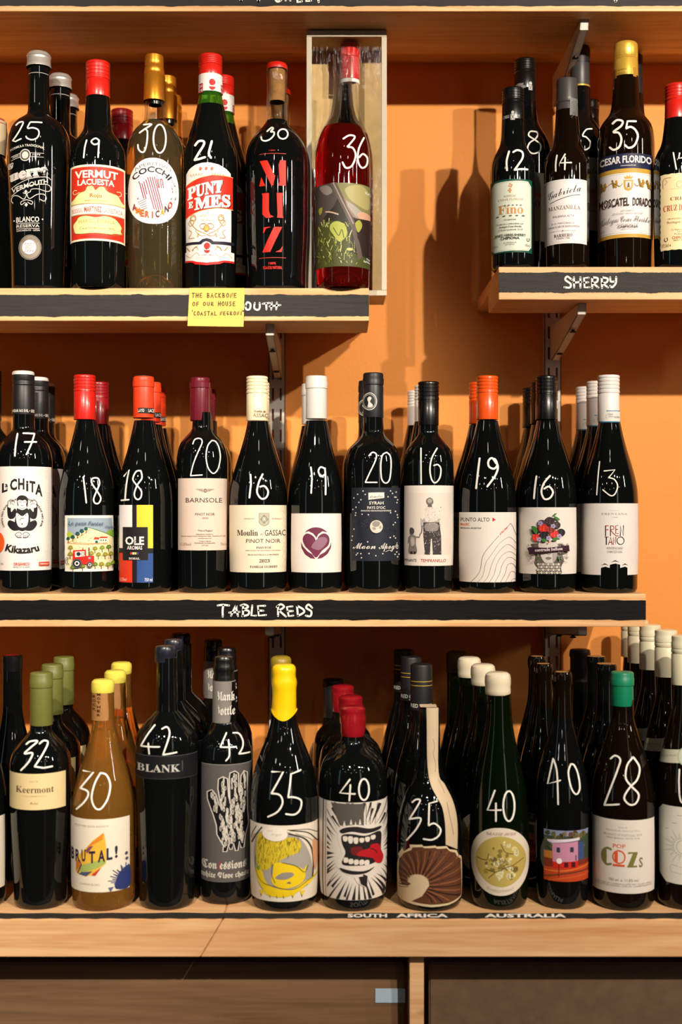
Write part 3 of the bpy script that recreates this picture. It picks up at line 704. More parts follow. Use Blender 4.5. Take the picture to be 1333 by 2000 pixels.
# --- 30 aperitivo, clear glass
b = Bottle(304, Y1, z1_, [(150, 19), (199, 20), (232, 20.5), (239, 23), (247, 31), (256, 39), (268, 46.5), (282, 52), (300, 54.6), (330, 55.2), (430, 54.6), (540, 52.5)], 'aperitif_bottle',
   'clear bottle of pale gold aperitif with copper foil cap and oval white label, chalked 30', material=[CLEAR, YELLOW_L], fill=238)
b.rev('cap', [(109.5, 16.5), (111, 18), (122, 18.6), (128, 18.4), (130, 17.4), (131.5, 18.6), (144, 20), (146, 18.8), (147.5, 20), (196, 20.9), (199, 20.9)], GOLD, cx=302)
b.rev('stopper_end', [(198, 13.5), (206, 13)], BLK)
b.mark((240, 100, 9.521), [[(400, 1370), (545, 1360), (400, 1460), (320, 1520)], [(430, 1450), (465, 1500), (455, 1700), (410, 1860), (350, 1875), (300, 1820), (290, 1740)], ['e', 690, 1630, 115, 265]], 34)
a = Art().view(240, 290, 7.143); a.ell(430, 590, 354, 461, '#efe8e6', 48, p=2.35)
a.text('APERITIVO', 170, 690, 0, 46, '#6a6468', arc=(420, 690, 455, True)); a.text('COCCHI', 160, 680, 0, 76, '#28222a', 'g', bold=.03, arc=(405, 640, 312, True))
V_ = '#8c3044'
for i in range(9):
    x = 240+i*30; top = [470, 480, 455, 430, 400, 395, 400, 395, 420][i]; bot = [700, 700, 640, 850, 855, 855, 850, 840, 545][i]
    a.line([(x+(top-470)*.1, top), (x+(bot-470)*.3-(10 if i < 3 else 0), bot)], 13, V_, caps=False)
for i in range(3): a.line([(500+i*28, 420), (515+i*28, 550)], 11, V_, caps=False)
for i in range(5): a.line([(215+i*16, 745+i*25), (330+i*4, 700+i*32)], 10, '#8e8a8c', caps=False)
for x, y in ((235, 462), (262, 545), (540, 425), (560, 495), (220, 690)): a.ell(x, y, 9, 14, V_, 5)
a.text('AMERICANO BIANCO', 560, 900, 0, 22, '#6a6468', arc=(420, 590, 300, True)) if 0 else None
for i, ch in enumerate('AMERICANO BIANCO'):
    if ch != ' ': th = radians(-40+i*5.1); a.text(ch, 420+322*cos(th)-7, 420+322*cos(th)+7, 590+300*sin(th)+9, 22, '#6a6468')
for i, ch in enumerate('APERITIVO VINO'):
    if ch != ' ': th = radians(-30+i*4.6); a.text(ch, 420+272*cos(th)-6, 420+272*cos(th)+6, 590+262*sin(th)+8, 19, '#6a6468')
for i, (ch, c) in enumerate(zip('AMERICANO', ['#7c2430', '#c8742c', '#c86a30', '#b8502c', '#a84a30', '#5c2030', '#e8981c', '#3c2430', '#c83a2c'])):
    th = radians(142-i*13.2); x, y = 415+300*cos(th), 590+345*sin(th)+34; a.text(ch, x-28 if ch != 'I' else x-9, x+28 if ch != 'I' else x+9, y, 88, c, bold=.025, slope=.5*(-cos(th))*(-1) if 0 else -.55*cos(th)*-1*-1)
b.label(a, label='oval white label with a striped animal head')
copies(b, [(329, 1.815), (340, 1.898)], ['second copper-capped clear bottle behind the oval-labelled one chalked 30', 'rearmost copper-capped clear bottle, mostly hidden behind the one chalked 30'], 'copper-capped clear bottles in one file')

# --- 21 green-necked
b = Bottle(412, Y1, z1_, [(150, 20.5), (185, 22), (212, 27), (240, 34), (262, 40.5), (280, 46), (300, 50.5), (320, 52), (420, 52), (540, 49)], 'vermouth_bottle',
   'black bottle with red cap, green neck and red-banded white label, chalked 21', neckmat=(GREENG, 211))
b.rev('cap', screwcap(110, 151, 23, .5, 23), RED)
b.rev('neck_band', [(150, 23.2), (184.5, 23.6)], mat('white_neck_paper', '#e6e1da', .45), label='white paper neck band with red dots')
a = Art().view(380, 100, 8.69)
a.ell(308, 520, 52, 55, '#c01c1c'); a.ell(308, 596, 52, 58, '#c01c1c', 14, 0, 180)
for x0 in (90, 452): a.rect(x0, 530, x0+60, 690, '#a8201e'); a.text('PUNT', x0+4, x0+56, 600, 45, '#eee'); a.text('E MES', x0+4, x0+56, 670, 45, '#eee')
b.label(a, 'neck_print', rr=23.6/b.s, eps0=.0003)
b.mark((380, 100, 8.69), [[(20, 1600), (80, 1530), (160, 1530), (165, 1590), (80, 1730), (10, 1850)], ['l', (10, 1850), (90, 1830), (185, 1800)], [(300, 1530), (270, 1640), (250, 1740), (285, 1810)]], 44)
a = Art().view(350, 300, 7.407); O_ = '#b08a50'; R_ = '#d42a18'
a.poly([(112, 1500), (110, 260), (150, 200), (240, 150), (340, 130), (450, 128), (580, 150), (690, 200), (750, 250), (752, 1500)], '#e9e2da')
a.poly([(104, 430), (300, 345), (480, 308), (780, 296), (780, 772), (560, 785), (300, 830), (104, 915)], R_)
a.line([(104, 430), (300, 345), (480, 308), (780, 296)], 8, '#e8c070'); a.line([(780, 772), (560, 785), (300, 830), (104, 915)], 8, '#e8c070')
a.text('PUNT', 140, 645, 648, 165, '#70100c', 'b', bold=.04, slope=-.2); a.text('PUNT', 128, 632, 640, 165, '#eee6da', 'b', bold=.035, slope=-.2)
a.text('E', 150, 222, 772, 90, '#70100c', 'b', bold=.03); a.text('E', 142, 212, 766, 90, '#eee6da', 'b', bold=.03)
a.text('MES', 238, 758, 812, 165, '#70100c', 'b', bold=.04, slope=-.13); a.text('MES', 228, 745, 804, 165, '#eee6da', 'b', bold=.035, slope=-.13)
a.text('APERITIVO', 298, 525, 918, 36, '#b0988a'); a.text('ORIGINALE', 312, 500, 975, 28, '#b0988a')
for sx in (-1, 1):
    X = lambda u: 410+sx*u
    a.curve([(X(20), 1160), (X(110), 1120), (X(180), 1060), (X(240), 960), (X(200), 890), (X(160), 940), (X(200), 1000)], 11, O_); a.curve([(X(260), 1080), (X(220), 1130), (X(260), 1200), (X(180), 1210)], 8, O_)
    a.ring(X(200), 915, 40, 42, 9, O_); a.ring(X(225), 985, 35, 45, 7, O_); a.curve([(X(0), 1170), (X(60), 1190), (X(130), 1160), (X(160), 1100)], 7, O_); a.line([(X(120), 1150), (X(135), 1200)], 14, O_)
    for k in range(5): a.curve([(X(240-k*38), 310+k*3), (X(228-k*38), 280), (X(215-k*38), 320)], 5, O_)
    a.curve([(X(110), 1430), (X(180), 1480), (X(240), 1400), (X(290), 1330)], 12, O_); a.curve([(X(130), 1330), (X(190), 1360), (X(230), 1440), (X(280), 1480)], 9, O_); a.ring(X(160), 1390, 36, 42, 7, O_)
a.ell(405, 1080, 44, 52, O_); a.ell(405, 1080, 24, 30, '#e4c040'); a.ring(360, 1050, 50, 40, 8, O_); a.ring(455, 1050, 50, 40, 8, O_)
for x in (320, 400, 480): a.ell(x, 215, 22, 26, '#c8705a', 5)
a.poly([(104, 1260), (300, 1275), (345, 1240), (405, 1225), (465, 1240), (500, 1270), (785, 1250), (785, 1292), (480, 1310), (440, 1275), (405, 1262), (365, 1275), (330, 1308), (104, 1288)], '#1d1a2c')
a.poly([(100, 1292), (100, 1292), (330, 1310), (365, 1277), (405, 1264), (440, 1277), (480, 1312), (790, 1285), (788, 1520), (620, 1545), (590, 1575), (410, 1600), (250, 1580), (220, 1545), (104, 1525)], '#e9e2da') if 0 else None
a.poly([(110, 1500), (788, 1500), (788, 1550), (640, 1565), (590, 1592), (410, 1618), (250, 1598), (210, 1565), (106, 1545)], '#c8201c'); a.poly([(110, 1400), (788, 1400), (788, 1520), (640, 1535), (560, 1560), (410, 1580), (270, 1562), (210, 1538), (110, 1520)], '#e9e2da')
a.curve([(120, 1440), (180, 1490), (260, 1430), (310, 1480)], 8, O_); a.curve([(520, 1440), (600, 1490), (680, 1430), (760, 1480)], 8, O_)
a.ell(411, 1336, 42, 46, '#cc2018'); a.ell(411, 1398, 42, 46, '#cc2018', 14, 0, 180); a.text('PUNT e MES', 335, 492, 1480, 20, '#b83a30', 'g'); a.text('CARPANO TORINO', 255, 595, 1515, 16, '#c8a080'); a.text('PRODOTTO IN ITALIA', 300, 540, 1545, 14, '#c8a080')
b.label(a, label='white label crossed by a slanting red band')
copies(b, [(436, 1.815)], ['second red-capped bottle with red and white neck band behind the one chalked 21'], 'green-necked bottles with red caps')

# --- 30 MUZ
b = Bottle(541.5, Y1, z1_, [(137, 20.7), (151, 20.9), (153, 19.9), (232, 20.3), (238, 21), (246, 25), (256, 34), (266, 43), (278, 51), (292, 57), (312, 60.5), (340, 61), (440, 60.5), (540, 57)], 'vermouth_bottle',
   'black bottle with tall red letters down its front and a corked clear neck, chalked 30', material=[CLEAR, DEEP_L], fill=239)
b.rev('wax_disc', [(124.8, 14), (126, 18.5), (129, 20.6), (134, 21), (137.5, 20.8)], RED)
b.rev('cork', [(138, 16.5), (200, 16)], CORK)
b.mark((470, 110, 8.887), [[(470, 1305), (545, 1240), (575, 1258), (530, 1310), (585, 1315), (585, 1370), (520, 1440), (440, 1470), (380, 1450), (368, 1400)], ['e', 740, 1350, 85, 85]], 30)
a = Art().view(470, 290, 4.937); R_ = '#dc2414'
a.text('1 Litro', 278, 338, 22, 12, R_, 'g'); a.rect(185, 45, 442, 50, '#b03020')
a.poly([(190, 112), (262, 112), (335, 262), (340, 255), (318, 355), (300, 355)], R_); a.poly([(205, 270), (243, 357), (185, 357)], R_); a.poly([(370, 160), (385, 112), (440, 112), (440, 357), (368, 357), (380, 320)], R_)
a.poly([(210, 428), (278, 428), (278, 600), (290, 640), (325, 658), (290, 668), (250, 668), (215, 630), (217, 450)], R_); a.poly([(352, 428), (414, 428), (406, 460), (408, 640), (416, 668), (355, 668), (360, 640)], R_)
a.poly([(228, 756), (300, 756), (250, 770), (232, 812), (222, 812)], R_); a.poly([(326, 756), (405, 756), (290, 998), (215, 998)], R_); a.poly([(408, 940), (400, 998), (340, 998), (385, 975)], R_)
a.rect(185, 1050, 440, 1056, '#b03020'); a.text('100%', 276, 345, 1118, 22, R_, 'g'); a.text('TXA-KOLI NATURAL', 220, 405, 1162, 28, R_, 'g')
b.label(a, 'printed_lettering', eps0=.0003)
copies(b, [(549, 1.835)], ['second corked clear-necked bottle almost hidden behind the red-lettered one'], 'black bottles with tall red letters')

# --- 36 rose
b = Bottle(670.5, 1.70, z1_, [(112, 18.5), (114, 20), (123, 20), (125, 18.2), (130, 18), (132, 19.2), (136, 19.2), (138, 18), (142, 18.8), (147, 18.6), (152, 17.6), (165, 17.6), (190, 19), (212, 22), (230, 27), (246, 35), (262, 43.5), (280, 49.5), (300, 53), (330, 54), (440, 53.6), (545, 52)], 'vermouth_bottle',
   'opened clear bottle of ruby liquid with empty neck and photo label, chalked 36', material=[CLEAR, ROSE_L], fill=251)
b.mark((340, 40, 3.03), [[(1005, 700), (1040, 680), (1072, 690), (1040, 735), (1030, 748), (1060, 755), (1077, 800), (1055, 860), (1020, 872), (1000, 840)], [(1125, 695), (1095, 760), (1090, 830), (1112, 872), (1140, 858), (1145, 815), (1120, 790), (1098, 810)]], 12)
a = Art().view(470, 290, 4.937); rnd = random.Random(5)
a.rect(730, 330, 1256, 1135, '#2b2720'); a.poly([(880, 330), (1256, 330), (1256, 620), (1130, 600), (1000, 480)], '#7d7a4e'); a.blob([(1020, 380), (1150, 340), (1240, 400), (1230, 560), (1100, 520), (1030, 450)], '#a39a64')
a.poly([(730, 330), (880, 330), (960, 440), (900, 560), (760, 720), (730, 720)], '#4b443f'); a.blob([(770, 345), (850, 350), (890, 410), (840, 440), (790, 400)], '#837a74')
a.poly([(735, 720), (860, 690), (960, 700), (1040, 800), (1060, 1000), (1256, 1060), (1256, 1135), (735, 1135)], '#454a22')
a.hold = True
for i in range(150):
    x, y = rnd.uniform(740, 1120), rnd.uniform(720, 1120); l = rnd.uniform(20, 70); t_ = rnd.uniform(-2.6, -.6)
    a.line([(x, y), (x+l*cos(t_)*.6, y+l*sin(t_))], rnd.uniform(3, 8), rnd.choice(['#8f9440', '#b9bb66', '#5c6428', '#d0cd8a', '#30341a']), caps=False)
a.hold = False
a.poly([(870, 325), (930, 325), (1020, 520), (1110, 720), (1180, 1040), (1140, 1060), (1070, 760), (960, 520)], '#5a4e47'); a.line([(900, 330), (990, 520), (1090, 720)], 10, '#9a8c80')
a.poly([(1000, 480), (1160, 590), (1256, 610), (1256, 660), (1130, 670), (1090, 660), (1030, 560)], '#8d7668'); a.poly([(1020, 500), (1170, 595), (1120, 660), (1040, 560)], '#9c948c'); a.blob([(1130, 620), (1180, 595), (1256, 610), (1256, 650), (1150, 665)], '#c69a80')
a.poly([(1110, 680), (1256, 650), (1256, 1040), (1190, 1000), (1130, 850)], '#2c1f1c'); a.blob([(1110, 710), (1150, 680), (1175, 730), (1140, 800), (1115, 760)], '#9a9a40')
a.blob([(880, 720), (940, 700), (1010, 740), (1030, 830), (960, 900), (900, 830), (865, 770)], '#a5aa50'); a.curve([(900, 760), (950, 840), (980, 780), (1000, 860)], 8, '#4f5624'); a.ell(1055, 970, 30, 14, '#b5b46a'); a.blob([(760, 560), (795, 550), (790, 600), (770, 615)], '#a0a23c'); a.curve([(830, 600), (880, 610), (945, 635)], 14, '#b59c88')
a.text('VALL', 1198, 1290, 415, 30, '#e8e4d8', 's'); a.text('Negre', 1215, 1256, 1048, 18, '#eee'); a.text('Red Vermut', 1188, 1270, 1078, 18, '#eee', 'g')
b.label(a, label='photographic label of a hand reaching into grass')
b = Bottle(684, 1.784, z1_, [(160, 16.5), (185, 17.5), (215, 20), (240, 26), (262, 35), (285, 41), (310, 45), (340, 46), (540, 45)], 'vermouth_bottle', 'sealed bottle with long red capsule standing inside the grey window box', material=[CLEAR, ROSE_L], fill=262)
b.rev('capsule', capsule(88, 158, 20, 26, 19), RED)
a = Art(); a.rect(660, 152, 708, 159, '#e9e2da'); b.label(a, 'capsule_stripe', rr=19.4/b.s)
# --- left edge, half cut
b = Bottle(-14, 1.79, z1_, [(250, 20), (300, 22), (330, 30), (360, 46), (400, 51), (540, 49)], 'vermouth_bottle', 'dark bottle with cream and red paper neck cut by the left edge, top row')
b.rev('neck_paper', [(236, 18), (240, 27), (262, 28), (306, 26)], mat('cream_neck_paper', '#cdb793', .5, mottle=.3), lump=.02)
b.rev('red_seal', [(230, 14), (235, 23), (246, 27.5)], mat('dull_red_seal', '#a8503c', .5), lump=.03)

# ============================================================ SHERRY
zs_ = zSh+.0003
b = Bottle(1002.5, 1.714, zs_, [(200, 19.5), (238, 21.5), (270, 23), (286, 26), (298, 32), (310, 38.5), (324, 42.5), (345, 43.3), (420, 43), (510, 42)], 'sherry_bottle',
   'small half bottle with black cap and pale green octagonal label, chalked 12')
b.rev('cap', screwcap(174.6, 238, 21.5, .42, 22), BLK, cx=1003.5)
a = Art().view(930, 20, 3.124); a.text('FLORIDO', 162, 205, 655, 18, '#b8b4ae', 'g'); a.text('CESAR', 250, 298, 655, 18, '#b8b4ae', 'g'); a.rect(214, 632, 240, 668, '#b8b4ae'); a.line([(218, 636), (236, 664)], 3, '#222'); a.line([(236, 636), (218, 664)], 3, '#222'); a.ell(227, 622, 9, 9, '#b8b4ae')
b.label(a, 'cap_print', rr=21.9/b.s)
b.mark((950, 280, 6.348), [[(290, 100), (260, 220), (265, 335)], [(340, 110), (390, 85), (450, 110), (455, 180), (400, 270), (355, 330)], ['l', (355, 330), (430, 320), (515, 325)]], 27)
a = Art().view(950, 280, 6.348); G_ = '#0c4a3a'; K = '#3a4038'; A_ = '#c0854a'
oc = lambda d: [(66+d, 520), (66+d, 1290-d), (110, 1340-d), (535-d, 1330-d), (568-d, 1280-d), (566-d, 520), (530-d, 455+d), (110, 462+d)]
a.poly([(60, 440), (572, 440), (572, 1350), (60, 1350)], G_); a.poly(oc(6), '#cfd5c4'); a.line(oc(18)+[oc(18)[0]], 2.5, '#6a7a68')
for i, (x, y) in enumerate([(300, 500), (290, 525), (312, 535), (298, 560), (320, 515), (285, 580), (310, 580), (300, 600)]): a.ell(x, y, 13, 10, A_, 7)
a.text('BODEGAS', 225, 370, 662, 26, '#b8a888', 'b'); a.text('CESAR FLORIDO', 160, 462, 703, 26, '#b8a888', 'b'); a.text('Fino', 160, 462, 868, 108, A_, 'b')
for i in range(5): a.ell(150+i*78, 895, 20, 9, '#54645c', 8); a.ell(240+i*48, 765, 13, 7, '#54645c', 8)
a.text('vino generoso', 225, 375, 950, 20, K); a.text('Producido y embotellado por', 140, 465, 1003, 20, K, 'b'); a.text('Bodegas Cesar Florido', 175, 440, 1040, 22, K, 'b'); a.text('C/ Padre Lerchundi, 35-37', 160, 455, 1077, 20, K)
a.text('JEREZ-XERES-SHERRY', 115, 495, 1148, 28, K, 'g'); a.text('CHIPIONA', 190, 415, 1188, 32, '#22281f', 'g'); a.text('R.E. EMBOTELLADOR', 225, 380, 1235, 14, K); a.text('PAIS 2537-CA', 248, 358, 1258, 14, K); a.text('37,5cl e', 85, 160, 1275, 30, '#5a6058'); a.text('15%vol', 485, 540, 1270, 28, '#7a8078'); a.ring(520, 1185, 15, 20, 5, '#22281f', a0=-60, a1=230)
b.label(a, label='pale green label with cut corners')
bigs = [(135, 19), (178, 20.5), (215, 22), (240, 25), (256, 33), (270, 41), (285, 47), (305, 50), (420, 49.5), (510, 48)]
b = Bottle(1027, 1.80, zs_, [(140, 19), (177, 20), (215, 22), (240, 25), (256, 33), (272, 42), (290, 48), (310, 49.5), (420, 49), (505, 48)], 'sherry_bottle', 'tall black-capped bottle chalked 8 behind the green-labelled half bottle')
b.rev('cap', screwcap(118, 177, 21, .42, 20.6), BLK)
a = Art().view(930, 20, 3.124); a.text('BODEGAS', 246, 292, 455, 14, '#b8b4ae', 'g'); a.text('CESAR FLORIDO', 236, 305, 473, 15, '#b8b4ae', 'g'); a.rect(324, 456, 346, 486, '#b8b4ae'); a.line([(328, 460), (342, 482)], 3, '#222'); a.line([(342, 460), (328, 482)], 3, '#222'); a.ell(335, 444, 9, 10, '#b8b4ae')
b.label(a, 'cap_print', rr=20.8/b.s)
b.mark((930, 20, 3.124), [[(372, 742), (335, 740), (325, 765), (360, 790), (395, 820), (390, 860), (350, 875), (318, 850), (330, 810), (365, 785), (380, 758), (372, 742)]], 10)
a = Art(); a.rect(1046, 336, 1072, 470, '#8b8870'); a.ell(1052, 380, 8, 5, '#b0683a'); a.text('O', 1046, 1056, 404, 14, '#8a3a28', 'b'); b.label(a)
b = Bottle(1108.5, 1.712, zs_, [(200, 20), (243, 23), (262, 24.5), (284, 28), (298, 35), (310, 40.5), (326, 44), (350, 44.3), (420, 43.8), (510, 42)], 'sherry_bottle',
   'small brown half bottle with dark grey cap and white script label, chalked 14', material=M_BROWN)
b.rev('capsule', [(155.5, 17), (157, 19.5), (161, 20.6), (190, 20.6), (194, 21), (202, 21.2), (204, 20.2), (206, 20.8), (233, 21.8)], GGREY, label='charcoal capsule')
b.rev('gold_ring', [(233, 21.9), (236.5, 22.1)], YGOLD); b.rev('capsule_skirt', [(236.6, 21.8), (242, 22)], GGREY)
a = Art().view(1000, 20, 6.664); a.rect(762, 1140, 862, 1420, '#6f6c68')
for i in range(9): a.line([(770, 1200+i*24), (855, 1170+i*20)], 4, '#3a3837', caps=False)
a.ring(812, 1420, 22, 100, 4, '#3a3837', a0=180, a1=360); b.label(a, 'cap_print', rr=21.9/b.s)
b.mark((950, 280, 6.348), [[(885, 150), (870, 250), (870, 345)], ['l', (985, 135), (920, 245), (1060, 240)], ['l', (985, 175), (980, 325)]], 22)
a = Art().view(950, 280, 6.348); K = '#6a605a'
a.rect(724, 440, 1252, 1238, '#e6dddb'); a.line([(745, 462), (1232, 462), (1232, 1215), (745, 1215), (745, 462)], 2.5, '#a8a09c')
a.text('Gabriela', 775, 1180, 675, 100, '#3a2e2a', 's', slope=-.22); a.curve([(800, 720), (900, 690), (1050, 650), (1165, 630)], 8, '#3a2e2a')
a.text('MANZANILLA', 778, 1170, 815, 50, '#7a6450', 'b'); a.text('BALBAINA ALTA', 835, 1095, 910, 26, K); a.text('D.O. MANZANILLA', 820, 1100, 995, 22, K); a.text('SANLUCAR DE BARRAMEDA', 780, 1160, 1038, 24, K); a.line([(810, 1080), (1120, 1080)], 3, '#8a807a'); a.ell(955, 1080, 10, 14, '#8a807a', 4)
a.text('BARRERO', 848, 1072, 1155, 38, '#5a4a44', 'b'); a.text('DESDE 1788', 880, 1040, 1182, 18, K)
b.label(a, label='white label with slanting script')
b = Bottle(1134, 1.811, zs_, [(140, 18), (178, 19.5), (210, 21), (232, 25), (248, 34), (262, 41), (280, 45), (300, 46), (420, 45.5), (505, 44)], 'sherry_bottle', 'tall bottle with black-topped grey capsule behind the script label, chalked 15')
b.rev('capsule', [(94, 16.5), (96, 18.6), (100, 19.2), (127, 19.2), (128.5, 18.4), (170, 19.3)], GGREY)
b.rev('cap', [(93.6, 17), (95.5, 19), (100, 19.7), (127, 19.7)], BLKM, label='black cap top'); b.rev('gold_ring', [(170, 19.5), (173, 19.7)], YGOLD)
b.mark((1140, 220, 6.451), [[(110, 205), (40, 215), (-5, 290), (40, 310), (90, 370), (80, 440), (20, 470), (-15, 450)]], 20)
a = Art().view(1140, 220, 6.451); a.rect(20, 560, 185, 1480, '#8d8477'); a.text('iela', 60, 175, 780, 90, '#3a322c', 's', slope=-.25); a.blob([(95, 980), (150, 960), (185, 1040), (185, 1150), (110, 1160)], '#a0704c'); a.text('LLA', 90, 170, 1000, 40, '#5a3428', 'b'); a.text('RRAMEDA', 85, 180, 1245, 18, '#3a322c'); b.label(a)
b = Bottle(1153, 1.885, zs_, [(205, 17), (240, 18.5), (262, 22), (280, 33), (300, 42), (330, 43), (500, 42)], 'sherry_bottle', 'shadowed black-capped bottle behind the bottles chalked 14 and 15')
b.rev('cap', screwcap(198, 238, 18.5, .42, 18.3), BLK)
b = Bottle(1223.5, 1.75, zs_, [(120, 20), (153, 23.4), (190, 26), (214, 28.5), (226, 33), (236, 41), (248, 49), (262, 53), (285, 55.2), (310, 55.3), (420, 54.5), (510, 52)], 'sherry_bottle',
   'large dark bottle with yellow gold cap, navy band and white label, chalked 35', material=M_BROWN)
b.rev('cap', [(84.5, 17), (86, 20.5), (88.5, 22.6), (92, 23.2), (113, 23.4), (115, 22.3), (117, 23.6), (119, 22.6), (121, 23.4), (152.5, 23.8)], YGOLD)
a = Art().view(930, 20, 3.124)
for x0 in (842, 962): a.rect(x0, 345, x0+20, 400, '#a5782c')
a.text('BODEGAS', 872, 925, 362, 10, '#8a6420', 'g'); a.text('CESAR FLORIDO', 868, 955, 385, 12, '#8a6420', 'g'); b.label(a, 'cap_print', rr=23.6/b.s)
b.mark((1140, 220, 6.451), [[(375, 140), (430, 95), (500, 110), (480, 170), (385, 245), (450, 255), (485, 330), (460, 430), (390, 470), (340, 440)], ['l', (665, 110), (560, 110), (545, 200)], [(545, 200), (600, 180), (660, 220), (690, 300), (650, 410), (580, 445), (530, 410)]], 30)
a = Art().view(1140, 220, 6.451); K = '#8a8280'; Gd = '#c69a3c'
a.rect(190, 510, 880, 700, '#1f2340'); a.text('CESAR FLORIDO', 212, 865, 625, 84, '#e8e2dc', 'g', bold=.03); a.text('CASA FUNDADA EN 1887', 475, 668, 668, 12, '#e8e2dc', 'g')
a.rect(190, 700, 880, 1570, Gd); a.rect(212, 755, 866, 1525, '#e6dfdc'); a.line([(222, 770), (858, 770)], 3, K); a.line([(222, 1508), (858, 1508)], 3, K)
a.poly([(512, 845), (632, 845), (630, 930), (610, 970), (570, 990), (530, 968), (514, 930)], Gd); a.poly([(535, 862), (610, 862), (608, 930), (572, 955), (537, 930)], '#c8d0d0'); a.poly([(556, 940), (566, 880), (580, 880), (590, 940)], '#7a4a30')
a.poly([(515, 792), (540, 815), (555, 782), (570, 810), (588, 782), (604, 815), (632, 790), (618, 832), (530, 832)], Gd)
for sx in (-1, 1):
    for cx, cy, r in ((165, 880, 44), (300 if sx < 0 else 262, 890, 40)):
        for k in range(12): a.ell(572+sx*cx+(k*37 % 70)-35, cy+(k*53 % 90)-40, 13, 14, '#b8882c' if k % 2 else '#8a6a24', 7)
    a.curve([(572+sx*70, 890), (572+sx*110, 920), (572+sx*200, 870), (572+sx*330, 960), (572+sx*340, 1020)], 7, '#9a8240')
a.text('MOSCATEL', 218, 582, 1170, 98, '#37201c', 'g'); a.text('DORADO', 625, 852, 1170, 98, '#37201c', 'g')
a.text('VINO GENEROSO', 480, 650, 1240, 16, K); a.text('PRODUCIDO Y EMBOTELLADO POR', 390, 745, 1275, 16, K); a.text('Bodegas Cesar Florido', 240, 830, 1370, 78, '#8f8988', 's'); a.text('C/ Padre Lerchundi, 35-37', 440, 695, 1410, 18, K); a.text('CHIPIONA', 445, 690, 1448, 30, '#4a4040', 'g'); a.text('MADE IN SPAIN', 485, 655, 1472, 12, K); a.text('75cl e', 220, 285, 1480, 34, K)
b.label(a, label='white label edged in gold under a navy band')
b = Bottle(1238, 1.835, zs_, [(150, 18), (190, 19.5), (225, 22), (240, 27), (252, 34), (268, 40), (290, 41.5), (500, 40)], 'sherry_bottle', 'black-capped bottle peeping out behind the yellow-gold-capped one chalked 35')
b.rev('capsule', [(109, 16), (111, 18.6), (136, 19), (140, 18.4), (189, 19.4)], BLKM)
b = Bottle(1323, 1.712, zs_, [(215, 20.5), (236, 23), (270, 27), (286, 31), (300, 38), (314, 43), (335, 44.6), (420, 44), (510, 42.5)], 'sherry_bottle', 'red-capped half bottle with scallop-edged cream label cut by the right edge')
b.rev('cap', screwcap(167, 235.5, 22.6, .45, 23), RED)
b.mark((930, 20, 3.124), [[(1208, 870), (1216, 915), (1226, 970)], ['l', (1246, 872), (1240, 905), (1262, 900)]], 10)
a = Art().view(1140, 220, 6.451); K = '#8a5a3a'; pts = []
for i in range(26): pts.append((975+(6 if i % 2 else 0), 760+i*38))
for i in range(14): pts.append((985+i*45, 1725-(6 if i % 2 else 0)))
pts += [(1585, 1725), (1585, 755)]
for i in range(14): pts.append((1570-i*45, 757+(6 if i % 2 else 0)))
a.poly(pts, '#ecd9a8'); a.curve([(1010, 930), (1010, 830), (1050, 810), (1110, 810)], 9, '#9a7a5a'); a.curve([(1030, 890), (1060, 860), (1040, 830)], 6, '#9a7a5a'); a.ring(1215, 900, 35, 40, 6, '#b08a60'); a.line([(1110, 955), (1330, 955)], 3, '#b08a60')
a.text('CREAM', 1100, 1400, 1100, 44, K, 'b'); a.text('CRUZ DEL MAR', 1015, 1500, 1230, 74, '#b8382a', 'b'); a.text('PRODUCIDO POR', 1075, 1300, 1340, 18, K); a.text('Bodegas Florido', 1062, 1390, 1388, 28, K); a.text('C/ Padre Lerchundi', 1118, 1360, 1480, 20, K); a.text('C.P. 11550', 1190, 1300, 1508, 18, K); a.text('Product of Spain', 1155, 1350, 1535, 18, K); a.text('CHIPIONA', 1125, 1320, 1588, 34, '#c85a3a', 'g'); a.text('JEREZ-XERES', 1140, 1320, 1612, 14, K); a.text('37,5cl e', 998, 1110, 1678, 38, '#7a5a42'); a.ring(1050, 1585, 20, 24, 7, '#3a2a20', a0=-60, a1=230)
b.label(a, label='cream label with scalloped edge')

# ============================================================ MIDDLE SHELF
Y2 = 1.728; z2_ = zR2+.0003
burg = lambda hb, nk=20, w0=None: [(822, nk), (850, nk+6), (880, nk+(hb-nk)*.40), (910, nk+(hb-nk)*.66), (940, nk+(hb-nk)*.88), (962, hb-1), (985, hb), (1060, hb), (1130, hb-1.5)]
bord = lambda hb, y0, nk=20: [(y0-30, nk-1), (y0, nk), (y0+10, nk+6), (y0+20, nk+(hb-nk)*.5), (y0+32, nk+(hb-nk)*.78), (y0+48, hb-2), (y0+66, hb), (1060, hb-.5), (1130, hb-2)]
b = Bottle(-17, 1.86, z2_, bord(50, 835, 19), 'wine_bottle', 'black-capped bottle cut by the left edge beside the monkey-labelled one'); b.rev('cap', screwcap(724, 822, 20, .3), BLK)
